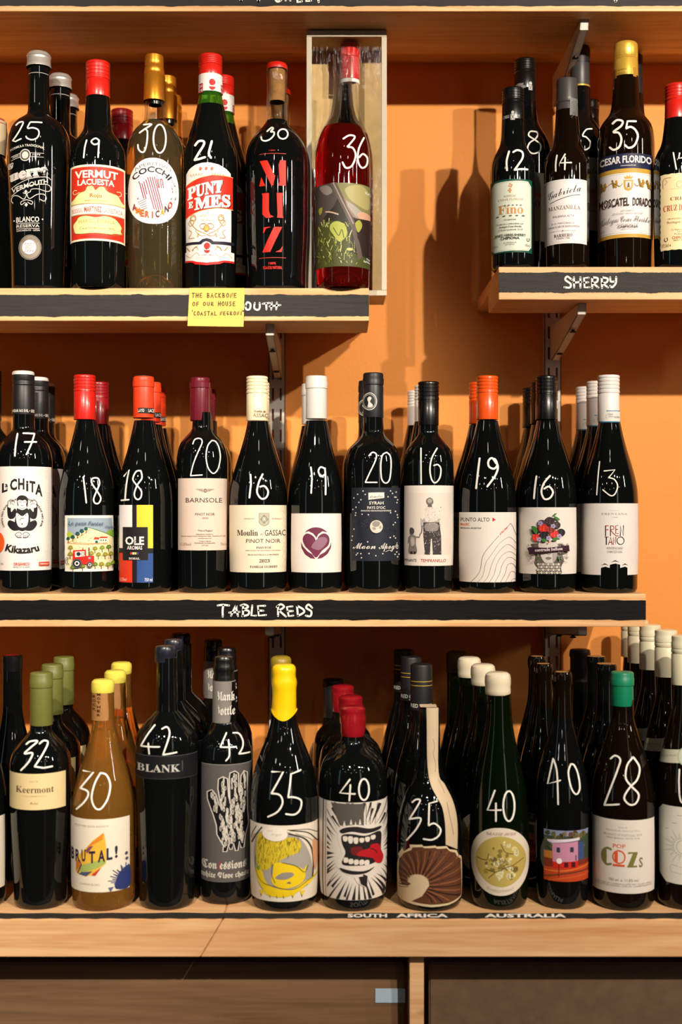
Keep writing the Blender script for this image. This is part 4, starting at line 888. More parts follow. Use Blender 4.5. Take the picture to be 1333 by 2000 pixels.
# 17
b = Bottle(47, Y2, z2_, bord(55, 838, 21.5), 'wine_bottle', 'black bottle with white-topped black cap and monkey drawing label, chalked 17')
b.rev('cap', [(733, 21.5), (744, 21.6), (745, 21.1), (747, 21.6), (750, 21.1), (752, 21.6), (754, 20.6), (756, 21.3), (809, 21.8), (810.5, 21.6)], BLKM, cx=46); b.rev('cap_top', [(725, 15), (726, 19.5), (728, 21.2), (733, 21.5)], LGREY, cx=46, label='pale grey cap top')
a = Art().view(0, 700, 2.898); a.text('HEAR NO EVIL • SEE', 72, 196, 303, 15, '#d8d2c8', 'g'); b.label(a, 'cap_print', rr=22.4/b.s)
b.mark((0, 820, 5.554), [[(195, 150), (175, 270), (165, 390)], ['l', (255, 145), (375, 150)], [(375, 150), (345, 250), (290, 375)], ['l', (270, 240), (395, 240)]], 21)
a = Art().view(0, 820, 5.554); K = '#1c1a1c'; Wt = '#eae2da'
a.rect(-70, 505, 560, 1636, Wt); a.hold = True
for i in range(14): a.curve([(500+i*3, 800+i*26), (530, 790+i*26), (552, 800+i*26)], 3, '#d4c8bc')
for i in range(5): a.line([(395+i*10, 545+i*9), (530-i*9, 545+i*9), (530-i*9, 640)], 2.5, '#d4c8bc'); a.line([(395+i*10, 1520-i*9), (520-i*9, 1520-i*9), (520-i*9, 1420)], 2.5, '#d4c8bc')
a.hold = False
a.text('L', 25, 85, 790, 95, K, 'g', bold=.04, slope=-.35); a.text('a', 58, 90, 730, 50, K, 'g', bold=.03); a.rect(66, 742, 90, 748, K)
for ch, x0, x1, yb, sl in (('C', 112, 188, 765, -.16), ('H', 200, 268, 752, -.02), ('i', 285, 312, 768, .08), ('T', 322, 385, 775, .16), ('A', 385, 462, 800, .35)): a.text(ch, x0, x1, yb, 112, K, 'g', bold=.05, slope=sl)
for sx in (-1, 1):
    X = lambda u: 245+sx*u
    a.blob([(X(60), 1010), (X(95), 1070), (X(150), 1060), (X(162), 950), (X(150), 880), (X(110), 860), (X(85), 900), (X(120), 930), (X(118), 1000), (X(80), 960)], K)
    a.blob([(X(75), 890), (X(100), 865), (X(150), 880), (X(155), 940), (X(120), 955), (X(85), 930)], Wt); a.curve([(X(80), 900), (X(105), 875), (X(150), 885), (X(158), 940)], 6, K); a.curve([(X(90), 925), (X(110), 905), (X(130), 915)], 5, K)
    a.blob([(X(20), 1190), (X(100), 1200), (X(155), 1140), (X(140), 1090), (X(80), 1110), (X(30), 1150)], K)
    a.blob([(X(0), 1240), (X(15), 1215), (X(60), 1215), (X(80), 1245), (X(50), 1275), (X(5), 1278)], Wt); a.curve([(X(5), 1245), (X(30), 1220), (X(75), 1240), (X(50), 1275), (X(8), 1278)], 6, K)
    for k in range(3): a.line([(X(15+k*18), 1278), (X(18+k*18), 1250)], 5, K)
a.blob([(185, 1000), (190, 960), (245, 990), (300, 960), (318, 1010), (330, 1120), (300, 1180), (245, 1205), (190, 1180), (165, 1120)], K)
a.blob([(185, 1010), (245, 1045), (300, 1010), (310, 1080), (292, 1150), (245, 1170), (200, 1150), (180, 1080)], Wt); a.curve([(215, 1090), (240, 1068), (265, 1072)], 6, K); a.ell(243, 1130, 7, 9, K, 8); a.ell(208, 1035, 5, 6, K, 6); a.ell(282, 1035, 5, 6, K, 6)
a.blob([(190, 880), (200, 835), (245, 818), (295, 840), (305, 900), (285, 970), (245, 985), (205, 960)], K); a.blob([(195, 885), (215, 868), (245, 876), (275, 868), (292, 890), (285, 920), (290, 955), (245, 978), (200, 955), (205, 920)], Wt)
a.line([(203, 893), (238, 893)], 5, K); a.line([(252, 893), (288, 893)], 5, K); a.curve([(232, 925), (245, 932), (258, 925)], 5, K); a.curve([(218, 955), (245, 962), (272, 955)], 4, K)
a.text('OPEN NO EVIL · HEAR NO EVIL · SPEAK NO EVIL', -200, 640, 0, 17, K, 'g', arc=(245, 1065, 205, True)); a.text('SEE NO EVIL · OPEN NO EVIL', 0, 450, 0, 17, '#d84a28', 'g', arc=(245, 1065, 222, False)) if 0 else None
a.ell(-5, 1330, 62, 112, '#ea5a22'); a.text('Kikazaru', 60, 430, 0, 74, K, 'g', bold=.03, arc=(245, 830, 615, False))
a.text('ORGÁNICO', 153, 322, 1578, 30, '#d84a28', 'g'); a.text('PRODUCT OF SPAIN', 153, 322, 1604, 16, '#55504c'); a.rect(420, 1545, 528, 1588, '#d84a28'); a.text('TEMPRANILLO', 428, 520, 1574, 15, Wt, 'g'); a.text('75cl 14%', -20, 48, 1572, 20, '#55504c')
b.label(a, label='white label with seated monkey covering its ears')
copies(b, [(75.5, 1.808), (89, 1.888)], file_labels('the monkey-labelled bottle chalked 17', 2), 'white-topped black-capped bottles in one file')
# 18 tractor
b = Bottle(170, Y2, z2_, burg(54.5), 'wine_bottle', 'black bottle with red screw cap and vineyard tractor drawing label, chalked 18')
b.rev('cap', screwcap(733, 820, 21.3, .36, 21), RED, cx=166)
b.mark((0, 820, 5.554), [[(908, 620), (925, 760), (940, 900)], [(1040, 628), (1000, 640), (1000, 690), (1060, 780), (1095, 850), (1070, 905), (1030, 900), (1020, 850), (1060, 750), (1082, 690), (1070, 640), (1040, 628)]], 19)
a = Art().view(0, 820, 5.554); rnd = random.Random(2)
a.rect(709, 1036, 1232, 1646, '#ece4d8'); a.poly([(735, 1065), (1215, 1065), (1232, 1290), (735, 1290)], '#93a3b0'); a.blob([(735, 1260), (735, 1225), (770, 1215), (800, 1250), (790, 1290)], '#a6b83c'); a.blob([(1150, 1225), (1200, 1195), (1232, 1200), (1232, 1290), (1160, 1250)], '#7ea63c')
a.poly([(735, 1345), (735, 1310), (950, 1168), (1232, 1280), (1232, 1610), (735, 1610)], '#e9dcae'); a.line([(930, 1165), (1010, 1180), (1232, 1280)], 6, '#2f6b34'); a.curve([(740, 1340), (860, 1270), (985, 1190)], 5, '#d8772c'); a.curve([(735, 1335), (900, 1350), (1165, 1345)], 6, '#cf6a28'); a.curve([(800, 1330), (1000, 1342), (1160, 1325)], 4, '#cf6a28')
for x, y, r in ((935, 1185, 20), (890, 1210, 24), (845, 1240, 24), (795, 1275, 22), (745, 1290, 18)): a.line([(x, y), (x+3, y+45)], 7, '#4a2c1c'); a.blob([(x-r, y+6), (x-r*.5, y-r), (x+r*.7, y-r*.9), (x+r, y+8), (x, y+r*.8)], '#1d4f4a')
a.hold = True
for i in range(170): x, y = rnd.uniform(760, 1225), rnd.uniform(1190, 1600); (y > 1175+abs(x-960)*.42) and a.line([(x, y), (x+rnd.uniform(-3, 3), y+9)], 4, rnd.choice(['#4c7a3c', '#c96a3c', '#8a7a3a', '#b0a06a']), caps=False)
a.hold = False
a.poly([(1020, 1295), (1060, 1275), (1160, 1270), (1165, 1290), (1165, 1330), (1022, 1335)], '#efe6cc'); a.poly([(1015, 1298), (1030, 1272), (1080, 1278), (1075, 1300)], '#c23a2a'); a.poly([(1075, 1285), (1090, 1268), (1165, 1270), (1162, 1286)], '#c23a2a'); a.rect(1035, 1310, 1062, 1338, '#1f5c50'); 
for x in (1090, 1115, 1140): a.rect(x, 1300, x+12, 1316, '#1f5c50')
for x, y in ((770, 1390), (1030, 1400), (1105, 1390), (1175, 1385), (770, 1460), (1065, 1465), (1135, 1465), (1195, 1460), (1030, 1570), (1095, 1570), (1165, 1575), (900, 1590), (990, 1450), (1215, 1560), (800, 1600)):
    a.line([(x, y), (x+2, y+48)], 6, '#6a4426'); a.blob([(x-26, y+8), (x-10, y-24), (x+18, y-22), (x+28, y+6), (x, y+14)], rnd.choice(['#5d7c2e', '#7f9a38', '#8d8c34'])); a.ell(x+6, y-4, 6, 6, '#c8b84c', 6)
a.poly([(805, 1415), (935, 1408), (938, 1475), (1020, 1475), (1020, 1560), (880, 1570), (800, 1520)], '#d4231c'); a.poly([(822, 1430), (922, 1424), (924, 1478), (826, 1490)], '#e6ded4'); a.ell(860, 1455, 22, 22, '#2a2c3c', 10); a.ring(905, 1455, 16, 16, 5, '#2a2c3c'); a.line([(968, 1385), (968, 1475)], 9, '#4a1c18'); a.line([(905, 1390), (905, 1412)], 9, '#d4231c'); a.rect(960, 1490, 985, 1510, '#8c98a8')
for x, y, r in ((845, 1557, 50), (975, 1572, 33)): a.ell(x, y, r, r*1.04, '#17161a'); a.ring(x, y, r*.86, r*.9, 4, '#8a8a92'); a.ell(x, y, r*.52, r*.54, '#d8d4ce'); a.ell(x, y, r*.26, r*.28, '#17161a')
for x in (745, 765): a.ring(x, 1530, 20, 36, 5, '#2a2a34', a0=90, a1=290)
a.text('Le petit Fantet', 755, 1110, 1140, 44, '#3c4a66', 'i', slope=.02); a.text("d'Hippolyte", 1130, 1230, 1175, 30, '#3c4a66', 'i')
b.label(a, label='child-like drawing label of a red tractor in a vineyard')
copies(b, [(197, 1.822)], ['dark-red-capped bottle behind the tractor-labelled one chalked 18'], 'red-capped bottles with tractor labels')
r = [o for o in COL.objects if o.get('label', '').startswith('dark-red-capped bottle behind the tractor')][0]
for ch in r.children:
    if ch.name.startswith('cap'): ch.data = ch.data.copy(); ch.data.materials[0] = DRED
# 18 ole
b = Bottle(283, Y2, z2_, burg(53), 'wine_bottle', 'black bottle with orange-red capsule and colour-block label, chalked 18')
b.rev('capsule', capsule(736, 816.5, 20.6, 20, 20), ORED, cx=281); b.rev('cork_top', [(734.2, 14), (735, 17.8), (736.5, 18.3)], BLKM, cx=281)
a = Art().view(0, 700, 2.898); a.rect(751, 279, 873, 309, '#17171b'); a.text('DEPELAYO', 752, 819, 303, 18, '#ddd8d0', 'g'); a.text('LACE', 842, 874, 303, 18, '#ddd8d0', 'g'); b.label(a, 'capsule_band', rr=20.7/b.s)
b.mark((220, 840, 5.554), [['l', (130, 500), (185, 430), (160, 560), (142, 755)], ['l', (100, 762), (182, 755)], [(310, 440), (260, 450), (225, 530), (260, 590), (315, 660), (310, 730), (270, 752), (240, 700), (270, 600), (322, 520), (310, 440)]], 19)
a = Art().view(220, 840, 5.554); Kd = '#1d1b1d'
a.rect(77, 812, 442, 1655, Kd); a.rect(77, 812, 217, 1052, '#e9e2dc'); a.rect(77, 1052, 116, 1282, '#e9e2dc'); a.rect(265, 812, 442, 1052, '#eac63a'); a.rect(385, 1052, 442, 1282, '#eac63a'); a.rect(77, 1335, 116, 1415, '#d83a22'); a.rect(77, 1415, 217, 1655, '#d83a22'); a.rect(388, 1338, 442, 1412, '#2e4f8a'); a.rect(268, 1412, 442, 1655, '#2e4f8a'); a.rect(116, 1052, 385, 1412, Kd)
a.text('OLE', 143, 345, 1242, 84, '#e9e2dc', 'g', bold=.035); a.text('DE', 245, 280, 1228, 32, Kd, 'g', bold=.03); a.text('AROMAS', 162, 325, 1296, 40, '#e9e2dc', 'g')
for i, c in enumerate(('#d83a22', '#e9e2dc', '#eac63a', '#2e4f8a')): a.rect(197+i*23, 1326, 217+i*23, 1350, c)
a.text('BOBAL', 182, 300, 1404, 22, '#e9e2dc', 'b'); a.text('13,5%vol', 85, 158, 1637, 32, '#f0b8a8', 'g'); a.text('750 ml', 350, 433, 1640, 34, '#d8dce8', 'g')
b.label(a, label='colour-block label in white, yellow, red and blue')
cc = copies(b, [(297.5, 1.806), (308, 1.886)], file_labels('the colour-block bottle with orange-red capsule', 2), 'orange-red-capsuled bottles in one file')
a = Art().view(196, 838, 5.554); a.rect(607, 1275, 686, 1668, '#7a746a'); a.text('VINO TINTO', 625, 640, 1560, 90, '#2a2826') if 0 else a.rect(628, 1400, 632, 1560, '#2a2826')
b2 = cc[1]; s_ = b; o = b.label(a, 'back_label', eps0=.0004); o.parent = b2; o.rotation_euler.z = .0; o['label'] = 'slim grey back label strip'
# 20 barnsole
b = Bottle(395.5, Y2, z2_, bord(49.5, 836, 19.3), 'wine_bottle', 'black bottle with maroon capsule and blush label with winged badge, chalked 20')
b.rev('capsule', capsule(738, 822, 19.8, 20, 19.2), MAROON, cx=391.5)
b.mark((220, 840, 5.554), [[(875, 150), (900, 100), (955, 92), (975, 135), (930, 240), (880, 370), (852, 492)], ['l', (852, 495), (975, 487)], [(1080, 112), (1035, 170), (1017, 290), (1040, 410), (1095, 470), (1145, 420), (1170, 300), (1155, 190), (1120, 125), (1080, 112)]], 15)
a = Art().view(220, 840, 5.554); a.rect(716, 522, 1244, 1305, '#d9c2b2'); K = '#3a2c2e'
for i in range(4): a.line([(908+i*22, 642+i*9), (985, 642+i*9)], 4.5, K, caps=False); a.line([(1035, 642+i*9), (1107-i*22, 642+i*9)], 4.5, K, caps=False)
a.ring(1010, 657, 17, 18, 6, K); a.ring(1010, 657, 8, 9, 4, K); a.text('BARNSOLE', 800, 1190, 785, 50, K); a.text('PINOT NOIR', 900, 1110, 927, 28, K); a.text('2022', 975, 1042, 962, 16, K)
a.text('Wine of England', 928, 1085, 1100, 20, K); a.text('Estate grown at bottled by', 912, 1095, 1136, 14, K); a.text('Barnsole Vineyard Limited, Fleming Road, Staple, Canterbury CT3 1LN', 752, 1222, 1156, 13, K); a.text('www.barnsole.co.uk', 932, 1075, 1180, 14, K); a.text('Contains Sulphites', 940, 1070, 1210, 13, K); a.text('PRODUCED IN ENGLAND', 895, 1112, 1232, 13, K); a.text('LOT 22/3', 970, 1040, 1258, 14, K); a.text('11.5%vol', 740, 857, 1252, 30, '#a08878'); a.text('75cl e', 1172, 1232, 1252, 28, '#a08878')
b.label(a, label='blush pink paper label')
cc = copies(b, [(399, 1.808), (408, 1.888)], file_labels('the maroon-capsuled bottle chalked 20', 2), 'maroon-capsuled bottles in one file')
# 16 moulin
b = Bottle(505, Y2, z2_, burg(56, 20), 'wine_bottle', 'black bottle with cream screw cap and cream shield-crest label, chalked 16')
b.rev('cap', screwcap(735.5, 822, 21, .38, 21), CREAM, cx=503)
a = Art().view(430, 700, 2.898); a.text('Moulin de', 190, 262, 305, 14, '#7a5a40', 'b'); a.text('GASSAC', 168, 273, 332, 22, '#7a5a40'); a.rect(152, 348, 273, 352, '#b09a70'); b.label(a, 'cap_print', rr=21.2/b.s)
b.mark((440, 900, 5.554), [['l', (280, 150), (285, 250), (268, 400)], [(410, 145), (370, 230), (350, 340), (395, 410), (450, 395), (468, 330), (430, 275), (382, 282)]], 22)
a = Art().view(440, 900, 5.554); K = '#3a3030'
a.rect(48, 480, 668, 1212, '#e2d5bb'); a.hold = True
for i in range(7): a.curve([(600+i*8, 530+i*90), (640, 560+i*90), (620, 600+i*90), (660, 640+i*90)], 2.5, '#b8a88c')
a.hold = False
a.poly([(368, 568), (482, 568), (482, 670), (470, 692), (428, 712), (385, 692), (368, 670)], '#6a665c'); a.poly([(372, 572), (478, 572), (478, 668), (466, 688), (428, 706), (388, 688), (372, 668)], '#b0aa96'); a.line([(425, 590), (470, 635), (425, 678), (388, 635), (425, 590)], 5, '#55524a'); a.ell(427, 634, 22, 24, '#e8e2d0', 4); a.ring(427, 634, 12, 13, 4, '#55524a')
for x, y in ((427, 604), (427, 662), (402, 634), (452, 634)): a.ring(x, y, 7, 8, 3, '#55524a')
a.text('PRODUIT', 212, 325, 636, 14, '#7a6e60', 'b'); a.text('DE FRANCE', 508, 608, 636, 14, '#7a6e60', 'b')
a.text('Moulin', 135, 358, 812, 62, K, 'b'); a.text('de', 385, 415, 805, 26, '#7a6a50', 's'); a.text('GASSAC', 432, 655, 812, 62, K); a.text('PINOT NOIR', 232, 600, 890, 42, '#55383a')
a.text("PAYS D'OC", 342, 508, 952, 22, K, 'b'); a.text('INDICATION GEOGRAPHIQUE PROTEGEE', 228, 598, 979, 12, '#7a6e60', 'b'); a.text('MIS EN BOUTEILLE A LA PROPRIETE', 250, 582, 1027, 15, '#55504a', 'b'); a.text('2023', 373, 485, 1102, 34, K, 'b'); a.text('FAMILLE GUIBERT', 275, 568, 1160, 23, K, 'b')
b.label(a, label='cream label with a grey shield crest')
copies(b, [(509, 1.809)], ['second cream-capped bottle directly behind the crest-labelled one chalked 16'], 'cream-capped bottles with crest labels')
# 19 heart
b = Bottle(619, Y2, z2_, burg(51.5, 20.5), 'wine_bottle', 'black bottle with pale grey capsule and purple heart label, chalked 19')
b.rev('capsule', capsule(735, 818.5, 21.4, 24, 20.8), LGREY)
b.mark((440, 900, 5.554), [[(935, 70), (945, 180), (938, 350)], [(1085, 85), (1040, 68), (1015, 110), (1040, 170), (1080, 150)], ['l', (1085, 80), (1092, 200), (1092, 365)]], 20)
a = Art().view(440, 900, 5.554); V_ = '#6a2c44'
a.rect(723, 571, 1262, 1213, '#e4dbd2'); a.poly([(862, 778)]+[(990+165*cos(radians(t)), 893+172*sin(radians(t))) for t in range(222, 320, 6)]+[(1118, 778), (1060, 765), (1015, 795), (995, 835), (960, 790), (910, 765)], V_)
a.blob([(995, 900), (975, 835), (925, 795), (875, 795), (845, 850), (870, 925), (930, 985), (990, 1050), (1055, 975), (1120, 920), (1135, 850), (1110, 800), (1060, 790), (1010, 830)], V_); a.blob([(940, 930), (1010, 840), (1090, 830), (1110, 880), (1040, 960), (980, 960)], '#8a6478')
a.poly([(828, 880), (850, 930), (900, 985), (950, 1015), (982, 1065), (930, 1058), (870, 1015), (832, 945)], V_); a.poly([(1155, 880), (1135, 935), (1085, 990), (1030, 1020), (1003, 1065), (1055, 1055), (1115, 1010), (1150, 945)], V_)
b.label(a, label='white label with a purple watercolour heart roundel')
copies(b, [(610, 1.831)], ['grey-capsuled bottle hidden behind the heart-labelled one chalked 19'], 'grey-capsuled bottles with heart labels')
# 20 syrah
b = Bottle(730, Y2, z2_, bord(53, 845, 20.7), 'wine_bottle', 'black bottle with black capsule and starry moon label, chalked 20')
b.rev('capsule', capsule(729, 816, 20, 23, 20), BLKM)
a = Art().view(430, 700, 2.898); a.ring(849, 243, 40, 48, 4, '#d4cec6'); a.ring(849, 243, 33, 40, 2, '#d4cec6'); a.blob([(848, 215), (860, 225), (852, 245), (866, 262), (862, 275), (838, 275), (842, 250), (836, 228)], '#d4cec6'); a.text('Dynamic Dav', 790, 905, 0, 10, '#d4cec6', 'i', arc=(849, 245, 34, True)) if 0 else None
b.label(a, 'capsule_print', rr=20.4/b.s)
b.mark((670, 840, 5.796), [[(300, 290), (340, 252), (382, 275), (370, 350), (310, 480), (260, 590)], ['l', (260, 592), (390, 592)], [(500, 252), (450, 285), (432, 400), (442, 550), (485, 600), (530, 560), (547, 420), (540, 300), (500, 252)]], 17)
a = Art().view(670, 840, 5.796); rnd = random.Random(11); Nv = '#20242e'; Wh = '#dcd6cc'
a.rect(103, 650, 652, 1482, Nv); a.hold = True
for i in range(110): t_ = rnd.gauss(0, 1); a.ell(375+t_*110, 1085+t_*30+rnd.gauss(0, 40), rnd.uniform(4, 11), rnd.uniform(3, 7), rnd.choice(['#0a0c12', '#12151d', '#3c414c']), 6)
a.hold = False
for x, y in ((233, 690), (172, 726), (258, 728), (131, 768), (210, 788), (187, 818), (154, 873), (120, 898), (152, 937), (148, 964), (223, 952), (294, 958), (541, 688), (563, 716), (603, 700), (513, 754), (587, 758), (600, 758), (619, 788), (611, 820), (594, 920), (541, 936), (615, 960), (619, 990), (591, 1048), (570, 1072), (135, 1122), (118, 1203), (110, 1250), (286, 1265), (575, 1203), (592, 1224), (535, 1218), (176, 1396), (162, 1414), (212, 1400), (219, 1446), (302, 1397), (376, 1422), (452, 1399), (604, 1384), (586, 1410), (628, 1411), (613, 1440)):
    a.poly([(x+(11 if k % 2 == 0 else 5)*sin(k*pi/5), y-(11 if k % 2 == 0 else 5)*cos(k*pi/5)) for k in range(10)], Wh)
a.poly([(295, 708), (468, 705), (468, 768), (295, 790)], Wh); a.text('demeter', 312, 450, 768, 34, Nv, 's', slope=-.06); a.text('SYRAH', 303, 460, 842, 34, Wh, 'g'); a.text("PAYS D'OC", 283, 480, 893, 30, Wh, 'g'); a.text('INDICATION GÉOGRAPHIQUE PROTÉGÉE', 215, 542, 921, 15, Wh, 'g')
a.ell(382, 1093, 70, 73, '#cbc3b4'); a.blob([(335, 1060), (370, 1030), (420, 1045), (410, 1085), (360, 1095)], '#8c857a'); a.blob([(340, 1100), (375, 1105), (370, 1130), (345, 1125)], '#978f84'); a.ell(425, 1100, 12, 18, '#9a9286'); a.ell(398, 1130, 14, 8, '#dad2c4')
a.text('Moon', 128, 375, 1345, 74, Wh, 's'); a.text('Apogé', 408, 618, 1345, 74, Wh, 's'); a.curve([(480, 1378), (520, 1360), (540, 1370)], 4, Wh)
b.label(a, label='midnight blue label with stars and full moon')
copies(b, [(720, 1.83)], ['black-capsuled bottle directly behind the moon-labelled one'], 'black-capsuled bottles with moon labels')
# 16 tempranillo
b = Bottle(838, Y2, z2_, bord(48.8, 846, 19.5), 'wine_bottle', 'black bottle with black screw cap and man-and-child label, chalked 16')
b.rev('cap', screwcap(746, 831, 20.6, .42, 20.2), BLK)
b.mark((670, 840, 5.796), [[(890, 205), (890, 400), (892, 605)], [(1070, 205), (1010, 320), (990, 450), (1010, 560), (1050, 597), (1100, 540), (1112, 440), (1080, 392), (1035, 400)]], 18)
a = Art().view(670, 840, 5.796); rnd = random.Random(4); K = '#2c2628'
a.rect(702, 626, 1266, 1537, '#e0d5ca'); a.rect(735, 712, 1225, 1412, '#d8ccc0')
a.blob([(950, 830), (948, 790), (985, 762), (1022, 785), (1028, 825), (1000, 850), (970, 848)], '#6e6662'); a.ell(988, 800, 26, 24, '#a09890'); a.poly([(970, 840), (1010, 840), (1015, 870), (962, 870)], '#5a5250')
a.blob([(930, 880), (985, 855), (1060, 870), (1100, 920), (1118, 990), (1095, 1030), (1090, 1050), (920, 1050), (915, 1000), (905, 1090), (885, 1090), (890, 960)], '#a89f98'); a.blob([(950, 900), (1050, 895), (1080, 1000), (1040, 1035), (940, 1030)], '#cfc6bd')
a.poly([(915, 1045), (1095, 1045), (1115, 1200), (1118, 1410), (1022, 1410), (1012, 1230), (1000, 1230), (990, 1410), (935, 1410), (915, 1200)], '#3b3436'); a.blob([(940, 1060), (1070, 1055), (1080, 1130), (1010, 1150), (940, 1130)], '#8a817c')
a.line([(905, 1085), (895, 1160), (880, 1180), (870, 1215), (820, 1210)], 15, '#6e6662'); a.blob([(762, 1150), (768, 1110), (790, 1104), (812, 1125), (812, 1165), (790, 1190), (768, 1180)], '#4c4446')
a.blob([(780, 1185), (800, 1185), (835, 1210), (830, 1280), (845, 1350), (835, 1400), (760, 1400), (750, 1350), (760, 1280), (745, 1290), (750, 1215)], '#7c736e'); a.blob([(775, 1220), (815, 1225), (815, 1300), (780, 1310)], '#b5aca4'); a.rect(770, 1375, 797, 1405, K); a.rect(808, 1375, 832, 1405, K)
a.hold = True
for i in range(260):
    x, y = rnd.uniform(915, 1115), rnd.uniform(860, 1400)
    if 1140 < y and 998 < x < 1018 and y > 1230: continue
    a.line([(x, y), (x+rnd.uniform(-6, 6), y+rnd.uniform(5, 14))], 2.5, '#efe6dc' if y > 1050 and rnd.random() < .35 else '#3a3234', caps=False) if y > 1050 or rnd.random() < .35 else None
for i in range(60): a.line([(rnd.uniform(755, 835), rnd.uniform(1200, 1380)),]*1+[(rnd.uniform(755, 835), rnd.uniform(1200, 1380))], 1.5, '#4a4244', caps=False) if i < 8 else None
a.hold = False
a.text('CAMINANTE', 670, 840, 1492, 32, K) if 0 else a.text('MINANTE', 710, 840, 1492, 32, K); a.text('TEMPRANILLO', 888, 1168, 1494, 34, '#a8442e')
b.label(a, label='pale label with a man seen from behind holding a child by the hand')
# white-capped file behind
b = Bottle(829.5, 1.808, z2_, burg(48, 18.5), 'wine_bottle', 'white-capped bottle just behind the black-capped one with man and child label'); b.rev('cap', screwcap(753, 830, 19, .36, 19), WHITE)
copies(b, [(815, 1.888)], ['rearmost shadowed white-capped bottle behind the man and child label'], 'white-capped bottles behind the man and child label')
# 19 punto
b = Bottle(953, Y2, z2_, burg(56, 20.3), 'wine_bottle', 'black bottle with bright orange screw cap and contour-line label, chalked 19')
b.rev('cap', screwcap(735, 820, 21, .38, 21), ORANGE)
b.mark((890, 860, 5.554), [[(268, 195), (250, 340), (230, 520)], [(445, 250), (400, 192), (362, 225), (368, 285), (420, 308), (455, 270), (440, 215), (420, 200)], [(458, 260), (462, 310), (430, 390), (350, 500)]], 24)
a = Art().view(890, 860, 5.554); K = '#26222a'
a.rect(45, 780, 662, 1541, '#e2d9d0'); a.text('PUNTO ALTO', 60, 375, 881, 42, K, 't', bold=.01); a.poly([(405, 838), (442, 860), (405, 882)], '#c0282c'); a.text('MALBEC', 60, 160, 925, 28, '#d0502c', 'g'); a.text('MENDOZA, ARGENTINA', 60, 285, 962, 18, '#55504e', 'g')
a.line([(565, 945), (600, 900)], 4, K); a.curve([(600, 900), (625, 940), (660, 1030)], 4, K); a.curve([(475, 1035), (400, 1120), (320, 1220), (290, 1300), (275, 1400), (240, 1470), (172, 1541)], 4, K); a.text('6962M', 485, 562, 1032, 24, '#c03a28', 'g', slope=-.95)
for q in ([(245, 1541), (300, 1470), (335, 1330), (400, 1230), (480, 1120), (560, 1060), (610, 1060), (660, 1120)], [(310, 1541), (360, 1470), (400, 1340), (450, 1240), (530, 1150), (590, 1135), (660, 1195)], [(370, 1541), (420, 1460), (450, 1350), (500, 1260), (560, 1215), (610, 1215), (660, 1255)], [(430, 1541), (480, 1450), (510, 1350), (560, 1280), (610, 1275), (660, 1315)],
          [(490, 1541), (540, 1450), (560, 1370), (590, 1340), (630, 1350), (660, 1400)], [(545, 1541), (580, 1470), (600, 1430), (630, 1430), (660, 1460)], [(600, 1541), (625, 1510), (660, 1512)]): a.curve(q, 3, '#55504e' if q[0][0] != 490 else K)
b.label(a, label='off-white label with mountain contour lines')
copies(b, [(937, 1.812)], ['red-looking capped bottle in the shade behind the bright orange cap chalked 19'], 'orange-capped bottles with contour labels')
# 16 contrade
b = Bottle(1070.5, Y2, z2_, burg(57, 20.5), 'wine_bottle', 'black bottle with black screw cap and berry-crowned face label, chalked 16')
b.rev('cap', screwcap(735, 820, 20.8, .4, 20.8), BLK, cx=1068)
b.mark((890, 860, 5.554), [['l', (885, 390), (870, 500), (858, 630)], [(1030, 385), (965, 465), (938, 560), (970, 635), (1030, 625), (1062, 560), (1020, 502), (968, 525)]], 23)
a = Art().view(890, 860, 5.554); rnd = random.Random(8)
a.rect(688, 727, 1314, 1452, '#e0d7ce')
a.blob([(850, 1120), (835, 1170), (870, 1260), (860, 1340), (900, 1400), (895, 1452), (1140, 1452), (1150, 1380), (1180, 1300), (1165, 1250), (1215, 1220), (1170, 1130)], '#5e5650')
a.blob([(910, 1110), (1010, 1090), (1110, 1110), (1115, 1220), (1080, 1310), (1020, 1350), (960, 1310), (920, 1220)], '#cfc5bb'); a.blob([(1060, 1180), (1112, 1190), (1100, 1280), (1060, 1320)], '#a89e96')
a.curve([(998, 1230), (1018, 1240), (1038, 1230)], 5, '#5a504a'); a.blob([(980, 1278), (1010, 1262), (1045, 1275), (1030, 1295), (1000, 1297)], '#8c7f78'); a.line([(985, 1279), (1040, 1279)], 3, '#4a403c')
for r_ in range(4):
    for i in range(9): a.ell(905+i*27+(r_ % 2)*10, 1345+r_*30, 17, 15, '#a09689' if (i+r_) % 2 else '#d0c6ba', 9); a.ring(905+i*27+(r_ % 2)*10, 1345+r_*30, 17, 15, 3, '#4e4640', 12)
a.hold = True
for i in range(90): x, y = rnd.choice([(rnd.uniform(800, 915), rnd.uniform(1130, 1330)), (rnd.uniform(1110, 1210), rnd.uniform(1110, 1320))]); a.ring(x, y, rnd.uniform(5, 12), rnd.uniform(5, 12), 3, rnd.choice(['#2e2826', '#8f867e', '#b8aea4']), 8, 0, 260)
a.hold = False
for x, y, r_, c in ((1025, 880, 52, '#2e2024'), (1095, 920, 42, '#3a2a30'), (945, 905, 45, '#3c3440'), (1140, 1000, 44, '#241c22'), (880, 985, 44, '#2c2428'), (960, 955, 50, '#c22c22'), (1070, 1015, 46, '#d0302a'), (890, 1055, 45, '#cc3426'), (1035, 970, 40, '#7c2420'), (965, 1035, 48, '#221e22')):
    a.ell(x, y, r_, r_*.95, c, 16); a.hold = True
    for k in range(9): a.ell(x+(k*31 % 60)-30, y+(k*47 % 56)-28, 8, 7, tuple(min(1, v*2.2+.02) for v in lin(c)), 6)
    a.hold = False
